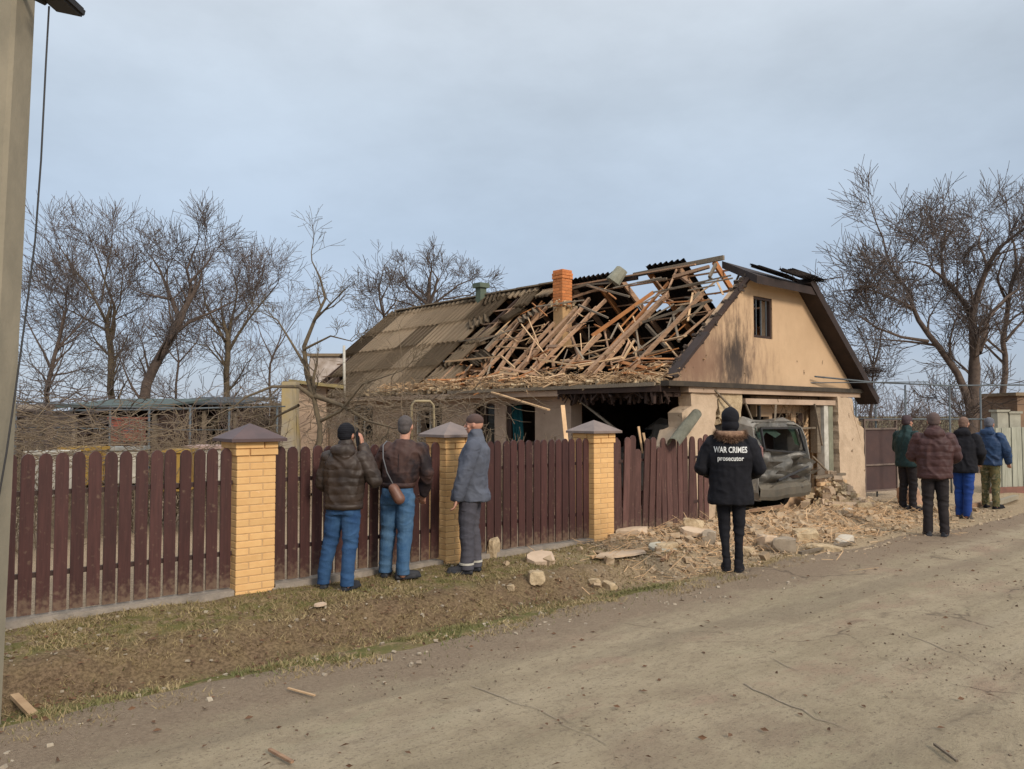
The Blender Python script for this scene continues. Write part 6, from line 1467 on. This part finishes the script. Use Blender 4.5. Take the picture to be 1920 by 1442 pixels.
# group on the right
M_dark = mat('near_black_trousers', (.014, .011, .012), (.022, .017, .018), .8, 4)
px, py = fpos(1755, 1006)
person((px, py), dirn(px, py, -4), 'man in maroon brown hooded jacket and black trousers seen from behind', 1.71, feet=((-.10, 0), (.11, 0)), toes=(.15, -.2), arms=(((-.28, .04, 1.14), (-.14, .24, 1.05)), ((.28, .04, 1.14), (.14, .24, 1.05))),
    jm=mat('maroon_jacket', (.075, .034, .032), (.05, .024, .024), .6, 3), tm=M_dark, shoem=M_sho, hair='beanie', hairm=mat('taupe_hat', (.12, .085, .075), (.10, .07, .065), .9, 9), hood=True, quilt=.007, qs=.10, hemz=.83, body_w=1.04, puff=1.12, legr=.95, group='people standing in the street')
px, py = 1700 / 1, 0
w = at(1702, 900, 14.0); person((w.x, w.y), dirn(w.x, w.y, 40), 'person in dark green jacket half hidden beyond the maroon jacket', 1.68, arms=(((-.26, .04, 1.14), (-.14, .22, 1.05)), ((.27, .04, 1.14), (.2, .22, 1.05))), jm=mat('dark_green_jacket', (.018, .045, .045), (.012, .03, .032), .7, 3), tm=M_dark, hair='beanie', hairm=mat('plum_hat', (.075, .05, .055)), hemz=.82, puff=1.08, group='people standing in the street', vox=.011)
px, py = fpos(1808, 972)
person((px, py), dirn(px, py, 16), 'person in black jacket and bright blue trousers', 1.66, feet=((-.08, .05), (.07, -.06)), toes=(.5, .7), arms=(((-.26, .04, 1.14), (-.14, .22, 1.05)), ((.27, .04, 1.14), (.2, .2, .98))), jm=M_black, tm=mat('royal_blue_trousers', (.012, .055, .25), (.008, .035, .17), .8, 3), hair='hair', hairm=mat('light_brown_hair', (.20, .125, .09), (.15, .09, .07), .8, 20), shoem=mat('grey_shoes', (.10, .085, .075), (.07, .06, .055), .7, 8), hood=True, hemz=.80, puff=1.1, lean=(0, .06), group='people standing in the street', vox=.010)
px, py = fpos(1858, 954)
M_camo = mat('camouflage_trousers', (.13, .11, .05), (.05, .06, .03), .9, 9, 2, contrast=(.46, .54), c3=(.24, .20, .12))
M_hat = mat('striped_hat', (.05, .055, .075), rough=.9)
def stripes(m, t, b):
    tc = N(t, 'ShaderNodeTexCoord'); wv = N(t, 'ShaderNodeTexWave', bands_direction='Z'); wv.inputs['Scale'].default_value = 14; t.links.new(tc.outputs['Object'], wv.inputs['Vector'])
    cr = N(t, 'ShaderNodeValToRGB'); cr.color_ramp.interpolation = 'CONSTANT'; t.links.new(wv.outputs[0], cr.inputs[0]); ramp(cr, [(0, (.04, .045, .06)), (.6, (.22, .23, .27))]); t.links.new(cr.outputs[0], b.inputs['Base Color'])
addn(M_hat, stripes)
person((px, py), dirn(px, py, 24), 'man in navy hooded jacket, striped knit hat and camouflage trousers', 1.64, feet=((-.12, .06), (.12, -.05)), toes=(.2, -.2), arms=(((-.26, .06, 1.14), (-.14, .24, 1.02)), ((.30, .02, 1.14), (.28, .12, .92))), jm=mat('navy_jacket', (.022, .055, .13), (.016, .036, .085), .6, 3), tm=M_camo, hair='beanie', hairm=M_hat, hood=True, hemz=.84, puff=1.14, body_w=1.05, group='people standing in the street', vox=.010)

# creases in the cloth as fine relief
for nm_, ds_ in (('black_cloth', .012), ('brown_puffer', .010), ('dark_brown_jacket', .016), ('slate_blue_workwear', .018), ('slate_trousers', .016), ('blue_jeans', .014), ('light_jeans', .014), ('maroon_jacket', .012), ('dark_green_jacket', .012), ('navy_jacket', .016), ('royal_blue_trousers', .014), ('near_black_trousers', .012), ('camouflage_trousers', .012)):
    m_ = MATS.get(nm_)
    if not m_: continue
    t_ = m_.node_tree; b_ = t_.nodes['Principled BSDF']
    tc_ = N(t_, 'ShaderNodeTexCoord'); mp_ = N(t_, 'ShaderNodeMapping'); mp_.inputs['Scale'].default_value = (1, 1, 1.9); mp_.inputs['Rotation'].default_value = (.3, .5, 0); t_.links.new(tc_.outputs['Object'], mp_.inputs[0])
    n_ = N(t_, 'ShaderNodeTexNoise'); n_.noise_type = 'RIDGED_MULTIFRACTAL' if hasattr(n_, 'noise_type') else ''; n_.inputs['Scale'].default_value = 6.5; n_.inputs['Detail'].default_value = 3; n_.inputs['Distortion'].default_value = .8
    t_.links.new(mp_.outputs[0], n_.inputs['Vector']); bp_ = N(t_, 'ShaderNodeBump'); bp_.inputs['Strength'].default_value = .75; bp_.inputs['Distance'].default_value = ds_
    t_.links.new(n_.outputs[0], bp_.inputs['Height'])
    if b_.inputs['Normal'].links: t_.links.new(b_.inputs['Normal'].links[0].from_socket, bp_.inputs['Normal'])
    t_.links.new(bp_.outputs[0], b_.inputs['Normal'])
